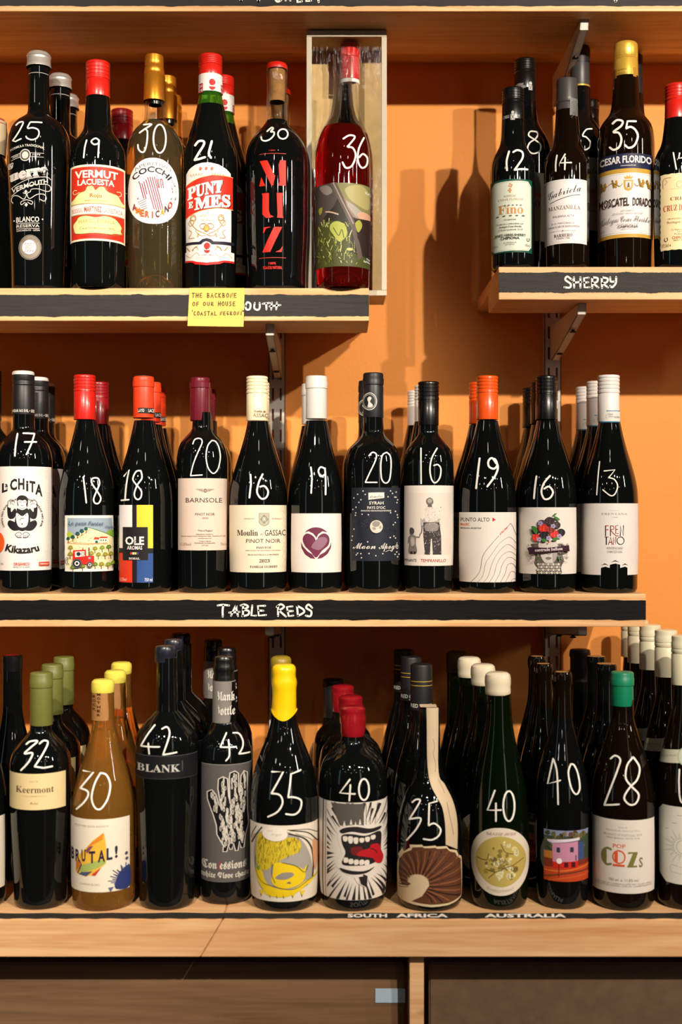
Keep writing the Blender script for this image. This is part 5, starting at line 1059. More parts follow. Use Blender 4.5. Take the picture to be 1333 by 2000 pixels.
for x, y, c in ((930, 900, '#9c90b4'), (1060, 930, '#a496b4'), (920, 1075, '#b4a0bc'), (1015, 1060, '#b09cba'), (1120, 1040, '#ae9cba')):
    for k in range(5): a.ell(x+16*cos(k*1.26), y+16*sin(k*1.26), 13, 10, c, 7)
    a.ell(x, y, 7, 7, '#5c4478', 6)
G_ = '#3f7a34'
for q in ([(1065, 830), (1085, 825), (1120, 850), (1122, 868), (1090, 858)], [(1062, 815), (1070, 795), (1095, 792), (1085, 808)], [(840, 935), (880, 935), (905, 975), (890, 1018), (860, 985)], [(940, 1070), (980, 1068), (1000, 1090), (960, 1100)], [(1050, 1085), (1070, 1055), (1110, 1055), (1095, 1085)]): a.blob(q, G_)
a.ell(1015, 1105, 7, 12, '#c22c22', 7); a.poly([(1110, 1270), (1135, 1275), (1120, 1305)], G_); a.poly([(895, 1275), (912, 1275), (905, 1305)], G_)
a.poly([(798, 1175), (830, 1160), (1000, 1165), (1215, 1138), (1222, 1205), (1100, 1200), (960, 1220), (820, 1240), (815, 1200)], '#3a1c2c'); a.text('contrade bellusa', 878, 1152, 1208, 32, '#e6d8d8', 'g', slope=-.075)
b.label(a, label='off-white label of a blindfolded face crowned with berries')
cc = copies(b, [(1059, 1.811), (1042, 1.893)], file_labels('the berry-crowned face bottle', 2), 'black-capped bottles with berry face labels')
cc[1].scale = (.95, .95, 1); cc[0].scale = (.99, .99, 1)
# 13 frentano
b = Bottle(1191.5, Y2, z2_, burg(55.2, 20.5), 'wine_bottle', 'black bottle with white screw cap and white art-deco label, chalked 13')
b.rev('cap', screwcap(733.5, 824, 21.3, .38, 21.3), WHITE, cx=1190)
a = Art().view(860, 700, 2.818); a.rect(868, 286, 992, 352, '#d8d4cc'); a.rect(868, 286, 992, 290, '#2c6a8c'); a.rect(868, 346, 992, 352, '#2c6a8c'); a.ring(873, 318, 12, 14, 2.5, '#8a8880'); a.text('DOC', 892, 922, 328, 18, '#8a8880'); a.text('DENOMINAZIONE', 930, 955, 312, 8, '#8a8880'); a.text('CONTROLLATA', 930, 955, 324, 8, '#8a8880'); a.text('PASS00', 960, 988, 328, 10, '#5a5a58'); b.label(a, 'cap_band', rr=21.5/b.s)
b.mark((1120, 860, 6.258), [[(330, 260), (310, 460), (295, 665)], ['l', (385, 375), (515, 360), (440, 455)], [(440, 455), (510, 480), (548, 560), (515, 655), (460, 675), (370, 605)]], 17)
a = Art().view(1120, 860, 6.258); K = '#a09690'; Rd = '#8c1c28'
a.poly([(102, 770), (798, 770), (798, 1648), (668, 1648), (668, 1560), (640, 1545), (580, 1560), (578, 1520), (520, 1505), (455, 1520), (450, 1560), (400, 1545), (345, 1560), (343, 1648), (102, 1648)], '#e0d9d3')
for x, y, w2 in ((392, 1518, 50), (518, 1478, 56), (636, 1518, 42)): a.poly([(x-w2, y+14), (x, y-14), (x+w2, y+14), (x, y+2)], '#26242c')
a.text('cantina', 450, 570, 862, 14, K, 's'); a.text('FRENTANA', 350, 665, 911, 24, K, 'b'); a.text('1958', 482, 548, 948, 12, K, 'b')
def deco(a, q, c=Rd, w_=9): a.line(q, w_, c)
D2 = '#1c1a22'
deco(a, [(402, 1045), (402, 1168)], D2, 12); deco(a, [(402, 1045), (438, 1045)]); deco(a, [(402, 1092), (434, 1092)]); deco(a, [(462, 1045), (462, 1166)], D2, 10); a.curve([(462, 1045), (498, 1050), (500, 1085), (465, 1092), (490, 1130), (530, 1165), (560, 1168)], 8, Rd)
deco(a, [(552, 1042), (525, 1042), (525, 1138), (555, 1138)]); deco(a, [(525, 1088), (550, 1088)]); deco(a, [(580, 1168), (580, 1045), (618, 1166), (618, 1042)], D2, 10)
deco(a, [(395, 1182), (435, 1182)]); deco(a, [(412, 1182), (412, 1272)], D2, 12); deco(a, [(438, 1272), (465, 1182), (482, 1272)]); deco(a, [(446, 1245), (476, 1245)]); deco(a, [(496, 1272), (496, 1182), (526, 1272), (526, 1182)]); a.ring(583, 1226, 42, 46, 8, D2)
a.text('MONTEPULCIANO', 418, 612, 1332, 30, K); a.text("D'ABRUZZO DOC", 425, 606, 1374, 28, K)
b.label(a, label='white label with three tower shapes cut from its lower edge')
cc = copies(b, [(1168.5, 1.808), (1146, 1.888)], file_labels('the white-capped bottle chalked 13', 2), 'white-capped bottles with art-deco labels')
cc[1].scale = (.96, .96, 1)
# ============================================================ COUNTER ROW (nearest bottles)
Y3 = 1.570; z3_ = zC+.0003
def burg3(hb, nk, y0=1405, yend=1560): return [(y0, nk), (y0+30, nk+(hb-nk)*.2), (y0+62, nk+(hb-nk)*.45), (y0+92, nk+(hb-nk)*.68), (y0+122, nk+(hb-nk)*.87), (yend, hb), (yend+60, hb+.4), (1700, hb), (1750, hb-2)]
def bord3(hb, y0, nk, low): return [(y0-40, nk-.5), (y0, nk), (y0+12, nk+(hb-nk)*.25), (y0+28, nk+(hb-nk)*.62), (y0+46, hb-4), (y0+66, hb), (y0+130, hb), (1740, low)]
b = Bottle(-38, Y3, z3_, burg3(50, 21), 'wine_bottle', 'dark bottle with cream label cut by the left edge on the counter', up=1312); b.rev('wax_seal', [(1296, 14), (1298, 20), (1303, 22.5), (1318, 22)], RED, lump=.02)
a = Art(); a.rect(-85, 1600, 9.5, 1742, '#ddd3bd'); b.label(a)
b = Bottle(24, 1.69, z3_, [(1300, 19), (1380, 19.5), (1412, 24), (1445, 32), (1475, 39), (1510, 43.5), (1700, 44)], 'wine_bottle', 'dark bottle with sunken red-topped neck behind the counter left edge'); b.rev('cap', [(1279, 17), (1281, 19.6), (1290, 20), (1298, 19.4), (1310, 19.5)], BLK); b.rev('red_top', [(1278.2, 8), (1278.8, 15)], DRED)
# 32
b = Bottle(80, Y3, z3_, bord3(58.5, 1425, 21, 51), 'wine_bottle', 'broad-shouldered black bottle with olive capsule and cream label, chalked 32')
b.rev('capsule', capsule(1313, 1415, 22, 28, 21.6), OLIVE, cx=81.3)
b.mark((0, 1420, 5.127), [[(270, 170), (310, 142), (380, 140), (310, 205), (250, 265), (330, 260), (290, 350), (215, 432)], [(400, 165), (440, 135), (482, 155), (430, 270), (350, 395)], ['l', (350, 395), (440, 408), (525, 392)]], 20)
a = Art().view(0, 1420, 5.127); a.rect(92, 470, 660, 832, '#dcc692'); a.text('2019', 295, 382, 556, 16, '#9a8450', 'b'); a.text('Keermont', 162, 542, 662, 64, '#5a4632', 'b'); a.text('STELLENBOSCH', 222, 465, 702, 14, '#9a8450', 'b'); a.text('Merlot', 300, 385, 775, 26, '#6a5430', 's')
b.label(a, label='cream label set high on the body')
copies(b, [(101.5, 1.655), (124, 1.74)], file_labels('the olive-capsuled bottle chalked 32', 2), 'olive-capsuled bottles in one file')
# 30 orange
b = Bottle(203, Y3, z3_, [(1352, 20), (1405, 21), (1425, 23.5), (1445, 28.5), (1470, 36), (1495, 44), (1520, 52), (1545, 58), (1570, 61.5), (1600, 62.5), (1700, 62), (1750, 60)], 'wine_bottle', 'clear bottle of orange wine with pale yellow wax top and white label, chalked 30', material=ORANGE_L, fill=1424)
b.rev('wax_seal', [(1326, 10), (1327, 18), (1331, 22), (1338, 22.8), (1348, 22.3), (1351.5, 21.5)], LYWAX, lump=.012, cx=201.5)
b.rev('neck_paper', [(1349, 20.8), (1404.5, 21.9)], KRAFT, cx=201.5); a = Art().view(0, 1220, 3.333); 
for i, ch in enumerate('MOTHER'): a.text(ch, 634, 656, 462+i*27, 16, '#3a2414', 'g')
for i, ch in enumerate('ROCK'): a.text(ch, 607, 628, 478+i*27, 16, '#3a2414', 'g')
b.label(a, 'neck_print', rr=22.3/b.s)
b.mark((0, 1420, 5.127), [['l', (840, 435), (940, 450), (810, 610)], [(810, 610), (880, 640), (885, 690), (840, 760), (772, 820)], [(1010, 458), (955, 560), (922, 700), (950, 800), (1010, 820), (1080, 720), (1107, 580), (1070, 480), (1010, 458)]], 21)
a = Art().view(0, 1420, 5.127); Nv = '#252038'
a.rect(714, 925, 1300, 1656, '#e3d8c4'); a.text('MOTHER ROCK PRESENTS', 755, 1088, 1008, 20, '#8a7c68'); a.text('CHENIN BLANC', 805, 1005, 1590, 20, '#8a7c68')
a.poly([(1040, 1058), (1050, 1080), (1066, 1200), (1066, 1370), (1010, 1410), (950, 1490), (900, 1490), (860, 1505), (790, 1490), (765, 1470), (765, 1340), (880, 1200), (930, 1140)], '#e2b03c'); a.poly([(880, 1200), (1000, 1090), (1040, 1060), (1030, 1130), (930, 1180), (870, 1240)], '#d8812c')
a.poly([(830, 1390), (1000, 1330), (1060, 1330), (1060, 1370), (960, 1420), (820, 1470), (800, 1440)], '#9fae5c'); a.poly([(790, 1490), (820, 1465), (930, 1445), (870, 1500)], '#4a5070'); a.poly([(930, 1470), (1020, 1405), (960, 1490), (925, 1490)], '#b8402c'); a.line([(800, 1350), (820, 1390), (785, 1480)], 12, '#3c3a44'); a.poly([(765, 1360), (800, 1350), (810, 1400), (770, 1470)], '#c46a28'); a.poly([(860, 1240), (900, 1200), (940, 1190), (880, 1270)], '#7c4a58')
for ch, x0, x1, yb in (('B', 722, 750, 1355), ('R', 762, 805, 1360), ('U', 822, 862, 1352), ('T', 895, 958, 1362), ('A', 985, 1055, 1350), ('L', 1070, 1128, 1332), ('!', 1152, 1180, 1318)): a.text(ch, x0, x1, yb, 112, Nv, 'g', bold=.03, slope=-.08)
a.ell(1266, 1296, 15, 17, '#4a4a5c'); a.ell(1270, 1350, 15, 15, '#4a4a5c')
a.blob([(1150, 1600), (1170, 1530), (1200, 1470), (1240, 1440), (1300, 1430), (1300, 1635), (1180, 1640)], '#2b376c')
for i in range(16): t_ = radians(170+i*8); a.line([(1250+80*cos(t_), 1560+90*sin(t_)), (1250+(110+(i*29 % 70))*cos(t_), 1560+(120+(i*41 % 60))*sin(t_))], 7, '#3c4878', caps=False)
a.poly([(1085, 1612), (1140, 1608), (1110, 1652)], '#5a5c80')
b.label(a, label='white label with a folded coloured shape and blue ink splat')
copies(b, [(227, 1.66), (239, 1.75)], file_labels('the orange wine chalked 30', 2), 'orange wine bottles with yellow wax tops')
# 42 blank
b = Bottle(327, Y3, z3_, bord3(61, 1385, 20.5, 54), 'wine_bottle', 'tall all-black bottle with a near-black band of pale capitals, chalked 42', up=1284)
b.rev('wax_seal', [(1261, 14), (1262, 18), (1266, 20.2), (1278, 20.6), (1281, 19.6), (1292, 19.8)], mat('blue_black_wax', '#1c1f2a', .3, coat=.3), cx=323.5, lump=.01)
b.mark((250, 1400, 5.128), [[(275, 80), (200, 180), (138, 285)], ['l', (138, 290), (230, 300), (320, 300)], ['l', (210, 265), (218, 370)], [(345, 120), (390, 100), (415, 130), (415, 200), (355, 380)], ['l', (355, 380), (490, 355)]], 18)
a = Art().view(250, 1400, 5.128); a.rect(80, 395, 700, 625, '#141418'); a.rect(80, 392, 700, 398, '#4a4a4c'); a.rect(80, 622, 700, 627, '#38383a'); a.text('BLANK', 95, 525, 556, 74, '#b8b6ae', 'b'); a.rect(543, 450, 553, 550, '#4a4a4c')
b.label(a, label='near-black band label')
copies(b, [(343, 1.655), (357, 1.735)], file_labels('the all-black bottle chalked 42', 2), 'tall all-black bottles in one file')
# 42 hand
b = Bottle(441, 1.59, z3_, [(1330, 20.5), (1409, 21.5), (1420, 30), (1434, 39), (1448, 46), (1462, 50), (1480, 51.5), (1500, 51.5), (1700, 49), (1750, 45)], 'wine_bottle', 'slim black bottle with dark grey hand drawing label, chalked 42')
b.rev('wax_seal', [(1281, 13), (1282.5, 17.5), (1286, 19), (1290, 19.4), (1296, 18.8), (1300, 20.6), (1308, 21), (1314, 19.6), (1320, 21.3), (1329, 21.8)], BLK, cx=438, lump=.008)
b.rev('neck_paper', [(1328, 22.3), (1409, 22.8)], GREYP, cx=438.5)
a = Art().view(370, 1220, 3.333); a.text('Blank', 158, 298, 495, 56, '#d4cec4', 'f', bold=.01); a.text('Bottle', 157, 300, 588, 56, '#d4cec4', 'f', bold=.01); b.label(a, 'neck_print', rr=23.4/b.s)
b.mark((250, 1400, 5.128), [[(990, 160), (960, 230), (930, 298)], ['l', (930, 302), (1085, 300)], [(1010, 230), (1020, 380), (985, 440)], [(1055, 160), (1110, 165), (1150, 230), (1150, 300), (1115, 368)], ['l', (1115, 370), (1220, 352)]], 17)
a = Art().view(250, 1400, 5.128); rnd = random.Random(6); Wh = '#c9c2b6'
a.rect(742, 478, 1245, 1658, '#565250'); a.rect(742, 478, 1245, 484, '#8a857e')
hand_ = [(955, 1350), (960, 1290), (895, 1180), (890, 1090), (860, 990), (800, 830), (798, 760), (845, 735), (885, 780), (915, 880), (940, 920), (905, 720), (910, 625), (955, 600), (1000, 620), (1012, 800), (1025, 870), (1018, 620), (1025, 565), (1075, 548), (1110, 575), (1112, 760), (1120, 800), (1135, 600), (1165, 558), (1198, 580), (1198, 800), (1200, 960), (1210, 1100), (1180, 1200), (1165, 1330), (1135, 1330), (1120, 1260), (1105, 1350), (1080, 1350), (1060, 1270), (1045, 1330), (1025, 1330), (1010, 1280), (995, 1350)]
a.poly(hand_, '#141214'); a.line(hand_, 11, Wh, closed=True)
a.hold = True
segs = [((845, 770), (900, 960), 30), ((955, 640), (990, 1250), 38), ((1070, 590), (1065, 1270), 38), ((1168, 600), (1130, 1270), 32), ((1010, 900), (1020, 1280), 40), ((930, 1000), (980, 1300), 30), ((1110, 900), (1110, 1250), 36)]
for (xa, ya), (xb, yb), w2 in segs:
    n = int((yb-ya)/19)
    for i in range(n):
        f = i/n; x = xa+(xb-xa)*f+rnd.uniform(-w2, w2)*.8; y = ya+(yb-ya)*f; a.ring(x, y, rnd.uniform(5, 8), rnd.uniform(20, 34), 6, Wh, 9)
a.hold = False
a.text('Con essions', 745, 1190, 1525, 76, Wh, 'f', bold=.015); a.text('f', 908, 940, 1530, 76, '#9c3430', 'f'); a.text('white Glove chase', 740, 1215, 1615, 54, Wh, 'f', bold=.012)
b.label(a, label='charcoal label with an engraved raised hand')
copies(b, [(446, 1.692), (420, 1.80)], ['second dark bottle behind the hand-labelled one chalked 42', 'rearmost black-topped bottle behind the hand-labelled one chalked 42'], 'slim dark bottles behind the hand label')
# 35 yellow wax
b = Bottle(556, Y3, z3_, [(1380, 22.5), (1408, 25.5), (1440, 35), (1470, 47), (1500, 57.5), (1530, 63.5), (1560, 66), (1600, 66.5), (1700, 66), (1750, 63)], 'wine_bottle', 'black bottle with dripping bright yellow wax neck and dragon drawing label, chalked 35')
yw = b.rev('wax_seal', [(1296.5, 10), (1297.5, 17), (1301, 21.5), (1307, 23.3), (1314, 22.8), (1321, 22.6), (1327, 24.4), (1334, 25.4), (1343, 24.2), (1350, 23.6), (1362, 23.4), (1380, 23.8), (1384, 23.9), (1390, 24.4), (1395, 24.9), (1399, 25.3), (1403, 25.6)], YWAX, lump=.018)
for v in yw.data.vertices:                                            # the wax ends in a long tongue at the front
    z0_ = PZ(1384, Y3)-b.zb
    if v.co.z < z0_:
        f = max(0, -v.co.y/(25/b.s)); v.co.z = z0_-(z0_-v.co.z)*(f**1.5)*1.0-.0002
b.mark((480, 1420, 4.597), [['l', (240, 400), (340, 400), (235, 595)], [(235, 595), (310, 610), (335, 680), (290, 760), (205, 805)], ['l', (495, 385), (410, 420), (385, 630)], [(385, 630), (440, 630), (500, 660), (490, 740), (440, 785), (365, 780)]], 18)
a = Art().view(480, 1420, 4.597); rnd = random.Random(9); Yl = '#e2c21c'; K = '#3a3328'
a.rect(45, 885, 650, 1570, '#ddd2c0'); a.blob([(80, 1100), (130, 960), (330, 930), (480, 1000), (560, 1120), (600, 1280), (590, 1420), (400, 1500), (160, 1480), (90, 1300)], '#a09a90')
for q, w2 in (([(150, 915), (100, 990), (60, 1080)], 12), ([(100, 915), (70, 980), (55, 1040)], 7), ([(390, 960), (520, 1010), (590, 1110), (610, 1260), (600, 1400)], 14), ([(400, 930), (560, 970), (648, 1080)], 10), ([(380, 925), (560, 940), (648, 1000)], 6), ([(450, 960), (580, 1030), (640, 1130)], 4)): a.curve(q, w2, K)
a.blob([(600, 1060), (645, 1090), (648, 1250), (620, 1330)], '#cf9a70'); a.blob([(95, 990), (60, 1060), (75, 1000)], '#cf9a70')
a.blob([(120, 980), (200, 960), (330, 990), (450, 1000), (500, 1060), (480, 1130), (420, 1150), (330, 1190), (250, 1240), (180, 1300), (110, 1260), (100, 1120)], '#c9b12c')
a.hold = True
for i in range(190): x, y = rnd.uniform(115, 490), rnd.uniform(980, 1260); (y < 1290-.5*(x-115)) and a.line([(x, y), (x+rnd.uniform(-12, 6), y+rnd.uniform(18, 46))], 3.5, rnd.choice(['#4a4012', '#6a5a14', '#e8d040', '#2e280c']), caps=False)
a.hold = False
a.blob([(250, 1300), (260, 1230), (330, 1215), (450, 1250), (530, 1310), (530, 1380), (470, 1430), (330, 1450), (240, 1400)], Yl); a.blob([(270, 1360), (330, 1310), (420, 1310), (430, 1340), (360, 1370)], '#8c857a'); a.blob([(370, 1400), (400, 1390), (405, 1410)], '#6a6458')
a.blob([(95, 1290), (150, 1300), (180, 1390), (250, 1440), (420, 1460), (540, 1400), (560, 1430), (400, 1520), (210, 1520), (160, 1470), (110, 1390)], Yl); a.poly([(500, 1320), (555, 1250), (530, 1340)], Yl); a.poly([(540, 1410), (648, 1340), (640, 1370), (560, 1440)], Yl)
for x in (150, 230, 290, 350, 430, 510): a.poly([(x-22, 1480), (x+22, 1480), (x-4, 1535)], Yl); a.line([(x-4, 1535), (x-9, 1515)], 5, K)
a.curve([(100, 1180), (95, 1300), (150, 1400), (250, 1430), (430, 1460), (560, 1400), (640, 1370)], 4, K); a.curve([(330, 1215), (450, 1250), (530, 1320), (560, 1260)], 4, K); a.curve([(250, 1230), (240, 1320), (270, 1400)], 4, K); a.blob([(105, 1285), (125, 1265), (135, 1290), (120, 1305)], '#6a9a3c')
a.ell(268, 965, 112, 62, '#e6ddd0'); a.text('BLACK', 205, 250, 942, 16, '#b8aa96'); a.text('dragon', 235, 325, 975, 22, '#b8aa96', 'i')
b.label(a, label='drawn label of a yellow dragon')
b2 = Bottle(550, 1.67, z3_, burg3(55, 20), 'wine_bottle', 'shadowed bottle with dull olive wax top behind the bright yellow wax seal', up=1320); b2.rev('wax_seal', [(1281, 12), (1283, 17), (1287, 20), (1295, 20.5), (1302, 20), (1330, 20.5)], mat('dull_olive_wax', '#8a7420', .4), lump=.02)
# 40 tongue
b = Bottle(690.5, Y3, z3_, [(1434, 22), (1445, 23.5), (1455, 29), (1463, 39), (1473, 50), (1486, 59), (1502, 64), (1522, 66.5), (1560, 66.8), (1700, 65.5), (1750, 61)], 'wine_bottle', 'stout black bottle with dark red wax and open mouth label, chalked 40')
b.rev('wax_seal', [(1378, 12), (1379.5, 20), (1383, 24), (1389, 24.5), (1393, 23.2), (1398, 24.6), (1410, 24.2), (1424, 24.4), (1432, 23.6), (1436, 22.6)], RWAX, lump=.03)
b.mark((480, 1420, 4.597), [['l', (940, 470), (850, 590), (985, 600)], ['l', (945, 520), (935, 660)], ['e', 1065, 560, 45, 95]], 17)
a = Art().view(480, 1420, 4.597); K = '#252022'; Wt = '#ddd2c6'
a.rect(655, 680, 1290, 1555, Wt); a.rect(700, 680, 709, 1555, K); a.rect(725, 680, 729, 1555, K)
a.hold = True; cx, cy = 1020, 1130
for i in range(54):
    t_ = radians(i*6.67+3); r0 = 215+(i*37 % 40); r1 = 330+(i*53 % 160); ca, sa = cos(t_), sin(t_); w2 = .022+(i % 3)*.008
    P_ = lambda r_, th: (min(max(cx+r_*cos(th)*1.0, 735), 1290), min(max(cy+r_*sin(th)*1.12, 684), 1553))
    a.poly([P_(r0, t_), P_(r1, t_-w2), P_(r1, t_+w2)], K)
a.hold = False
a.poly([(770, 690), (1065, 690), (1065, 890), (850, 890)], '#56514c'); a.line([(1085, 700), (1085, 880)], 5, K); a.line([(1130, 700), (1120, 880)], 5, K); a.line([(1185, 700), (1165, 880)], 4, K)
for x, y in ((890, 865), (950, 850), (990, 870), (1030, 850)): a.poly([(x-12, y+25), (x, y-25), (x+12, y+25)], Wt)
a.blob([(830, 930), (880, 895), (960, 880), (1040, 882), (1130, 905), (1225, 895), (1235, 1000), (1230, 1150), (1235, 1240), (1190, 1275), (1100, 1330), (980, 1345), (870, 1300), (815, 1250), (850, 1180), (870, 1140), (840, 1040)], Wt)
a.blob([(848, 935), (900, 905), (1000, 895), (1120, 920), (1215, 915), (1200, 945), (1080, 960), (960, 940), (870, 960)], K); a.blob([(870, 975), (960, 960), (1080, 980), (1210, 960), (1215, 1100), (1215, 1200), (1130, 1240), (1000, 1245), (870, 1235), (900, 1130), (870, 1050)], K); a.blob([(850, 1270), (960, 1290), (1080, 1295), (1160, 1270), (1090, 1315), (970, 1325), (880, 1305)], K)
for i, (x, y, h_) in enumerate(((898, 985, 40), (945, 985, 55), (993, 995, 48), (1045, 1000, 35), (1095, 995, 38), (1145, 985, 34))): a.blob([(x-20, y), (x+20, y), (x+16, y+h_), (x-14, y+h_)], Wt, 3)
for x, y in ((905, 1195), (950, 1205), (997, 1212), (1045, 1215), (1090, 1222)): a.blob([(x-19, y-18), (x+17, y-20), (x+19, y+18), (x-17, y+22)], Wt, 3)
a.blob([(955, 1080), (1040, 1075), (1050, 1130), (990, 1150), (950, 1130)], '#6a2020'); a.blob([(1000, 1150), (1040, 1110), (1110, 1095), (1130, 1065), (1190, 1070), (1215, 1130), (1235, 1200), (1215, 1250), (1170, 1235), (1140, 1190), (1080, 1170)], '#b01c24'); a.curve([(1120, 1100), (1155, 1115), (1180, 1150)], 8, '#4a0c10'); a.line([(1060, 1330), (1090, 1345), (1085, 1440), (1040, 1400)], 12, K)
a.poly([(1020, 1345), (1095, 1340), (1090, 1445), (1040, 1410)], K); a.line([(980, 1345), (1010, 1400), (1075, 1440)], 6, Wt)
b.label(a, label='woodcut label of a shouting mouth with red tongue')
copies(b, [(686.5, 1.66), (671, 1.76)], file_labels('the open-mouth bottle with dark red wax', 2), 'stout bottles with dark red wax')
b2 = Bottle(652, 1.85, z3_, [(1400, 19), (1420, 22), (1440, 34), (1465, 46), (1500, 51), (1700, 50)], 'wine_bottle', 'black-topped bottle deep in shade behind the dark red wax seals'); b2.rev('capsule', capsule(1326, 1400, 20, 16), BLKM)
# 35 shell
b = Bottle(840, Y3, z3_, [(1380, 20), (1430, 20.5), (1480, 21.5), (1505, 25.5), (1522, 32), (1540, 42), (1560, 51.5), (1580, 57.5), (1602, 61), (1640, 63.5), (1680, 64.3), (1750, 62)], 'wine_bottle', 'black bottle with brown ribbed shell label and beige paper strip down its neck, chalked 35')
b.rev('wax_seal', [(1379, 12), (1380, 18), (1384, 20.6), (1400, 20.4), (1404, 19.8)], BLK)
b.mark((760, 1360, 4.597), [[(215, 950), (250, 925), (285, 935), (240, 1020), (188, 1102)], [(188, 1102), (290, 1095), (250, 1190), (165, 1290)], ['l', (435, 940), (365, 960), (360, 1160)], [(360, 1160), (410, 1140), (465, 1190), (450, 1250), (390, 1287), (315, 1280)]], 17)
a = Art().view(760, 1360, 4.597); Bg = '#cbb494'
L_ = [(342, 100), (345, 250), (350, 600), (375, 780), (430, 900), (480, 1000), (505, 1150), (510, 1330)]; R_ = [(442, 100), (443, 250), (445, 680), (500, 790), (565, 920), (600, 1040), (615, 1180), (612, 1370)]
Ls, Rs = smooth_pts(L_, 6), smooth_pts(R_, 6)
for i in range(len(Ls)-1): a.hold = i > 0; a.poly([Ls[i], Rs[i], Rs[i+1], Ls[i+1]], Bg)
a.hold = False; a.curve([(395, 380), (410, 440), (400, 520), (420, 600), (415, 680)], 4, '#8a7458'); a.curve([(440, 740), (480, 820), (500, 870)], 4, '#8a7458'); a.curve([(520, 950), (540, 1050), (560, 1140), (580, 1240)], 5, '#8a7458')
b.label(a, 'paper_strip', label='beige paper seal strip running down the neck', flat=False, eps0=.0009, zstep=.003)
sl = bm_obj('strip_end', box_bm(-.0125, .0085, -.010, .010, 0, .0006, 0), mat('beige_strip_paper', Bg, .6), b.root, (0, -.001, PZ(1378.4, Y3)-b.zb)); sl['label'] = 'beige strip folded over the top'
a = Art().view(760, 1360, 4.597); Br = '#5e3824'; o_ = [(75, 1862), (80, 1560), (95, 1490), (85, 1480), (125, 1400), (140, 1425), (190, 1380), (195, 1395), (190, 1350), (300, 1335), (312, 1350), (420, 1340), (430, 1350), (520, 1352), (545, 1385), (610, 1410), (628, 1460), (650, 1480), (655, 1500), (662, 1850), (540, 1885), (380, 1892), (200, 1880)]
a.poly(o_, '#d6c09a'); i_ = [(95, 1520), (140, 1440), (205, 1395), (215, 1370), (305, 1355), (320, 1365), (420, 1360), (440, 1370), (520, 1372), (550, 1405), (600, 1430), (615, 1470), (645, 1500), (652, 1840), (540, 1868), (380, 1872), (205, 1858), (300, 1800), (365, 1700), (360, 1640), (310, 1605), (230, 1608), (175, 1640), (165, 1690), (205, 1700), (170, 1728), (115, 1725), (90, 1640)]
a.poly(i_, Br)
a.hold = True; rnd = random.Random(3)
for i in range(34):
    t_ = radians(-200+i*7.6); x0_, y0_ = 270+95*cos(t_), 1700+95*sin(t_)
    def edge(t_):
        r_ = 100
        while r_ < 460:
            x, y = 270+r_*cos(t_), 1700+r_*sin(t_)*1.02
            if x < 100 or x > 645 or y < 1395+max(0, 260-x)*.6+max(0, x-560)*1.0 or y > 1850: break
            r_ += 8
        return x, y
    x1_, y1_ = edge(t_)
    if y0_ < 1790 or x0_ > 300: a.line([(x0_, y0_), ((x0_+x1_)/2+12, (y0_+y1_)/2-6), (x1_, y1_)], rnd.uniform(5, 13), '#2e1a14' if i % 2 else '#8a5638', caps=False)
a.hold = False
b.label(a, label='brown ribbed shell-shaped label')
b2 = Bottle(824, 1.665, z3_, burg3(56, 21, 1400), 'wine_bottle', 'black screw-capped bottle with two gold rings behind the shell-labelled one', up=1375)
b2.rev('cap', [(1296, 17), (1297.5, 20.4), (1300, 21.2), (1385, 21.8)], BLKM)
b2.rev('gold_rings', [(1328, 21.7), (1329.5, 21.8)], YGOLD, closed_top=False)
b2.rev('gold_rings', [(1336, 21.7), (1337.5, 21.8)], YGOLD, closed_top=False)
a = Art().view(740, 1220, 3.333); a.text('RED CLAW', 212, 345, 542, 24, '#d8d4cc', 'g'); a.text('WINES', 265, 300, 556, 8, '#d8d4cc', 'g'); b2.label(a, 'cap_print', rr=22.1/b2.s)
c_ = copies(b2, [(804, 1.75), (789.5, 1.835)], file_labels('the black cap with gold rings beside the shell label', 2), 'black screw-capped bottles with gold rings')
# 40 white wax
b = Bottle(976, Y3, z3_, [(1350, 22.5), (1400, 25), (1440, 31), (1470, 38), (1500, 45), (1530, 50.5), (1560, 54.5), (1600, 57), (1640, 58), (1700, 57.5), (1750, 54)], 'wine_bottle', 'dark green bottle with ivory wax top and round mottled label, chalked 40', material=M_GREEN)
b.rev('wax_seal', [(1312, 11), (1313, 19), (1317, 24), (1324, 25.6), (1334, 25.8), (1343, 24.6), (1346, 25.2), (1353, 24.9), (1355.5, 23.8)], WWAX, cx=973.5, lump=.010)
b.mark((760, 1360, 4.597), [['l', (955, 845), (890, 1020), (1010, 1020)], ['l', (965, 960), (965, 1120)], ['e', 1080, 985, 50, 135]], 18)
a = Art().view(760, 1360, 4.597); rnd = random.Random(13)
a.ell(1003, 1487, 262, 305, '#ddd0bd', 44, p=2.25); a.ell(1008, 1487, 226, 228, '#b9a356', 40)
a.hold = True
for i in range(70):
    t_, r_ = rnd.uniform(0, 6.28), rnd.uniform(0, .86); x, y = 1008+226*r_*cos(t_), 1487+228*r_*sin(t_); s2 = rnd.uniform(12, 34)
    a.blob([(x+s2*rnd.uniform(.6, 1.1)*cos(k*1.05), y+s2*rnd.uniform(.6, 1.1)*sin(k*1.05)) for k in range(6)], rnd.choice(['#dccf8c', '#8a7638', '#cfc89a', '#a68c3c', '#e2d9a6', '#77683a']), 3) if r_ < .8 else None
a.hold = False
for q in ([(870, 1560), (960, 1580), (1050, 1540), (1120, 1520), (1210, 1470)], [(900, 1640), (960, 1580)], [(800, 1470), (880, 1480), (900, 1420)], [(1120, 1420), (1050, 1400), (1010, 1330)]): a.curve(q, 7, '#5e4a2c')
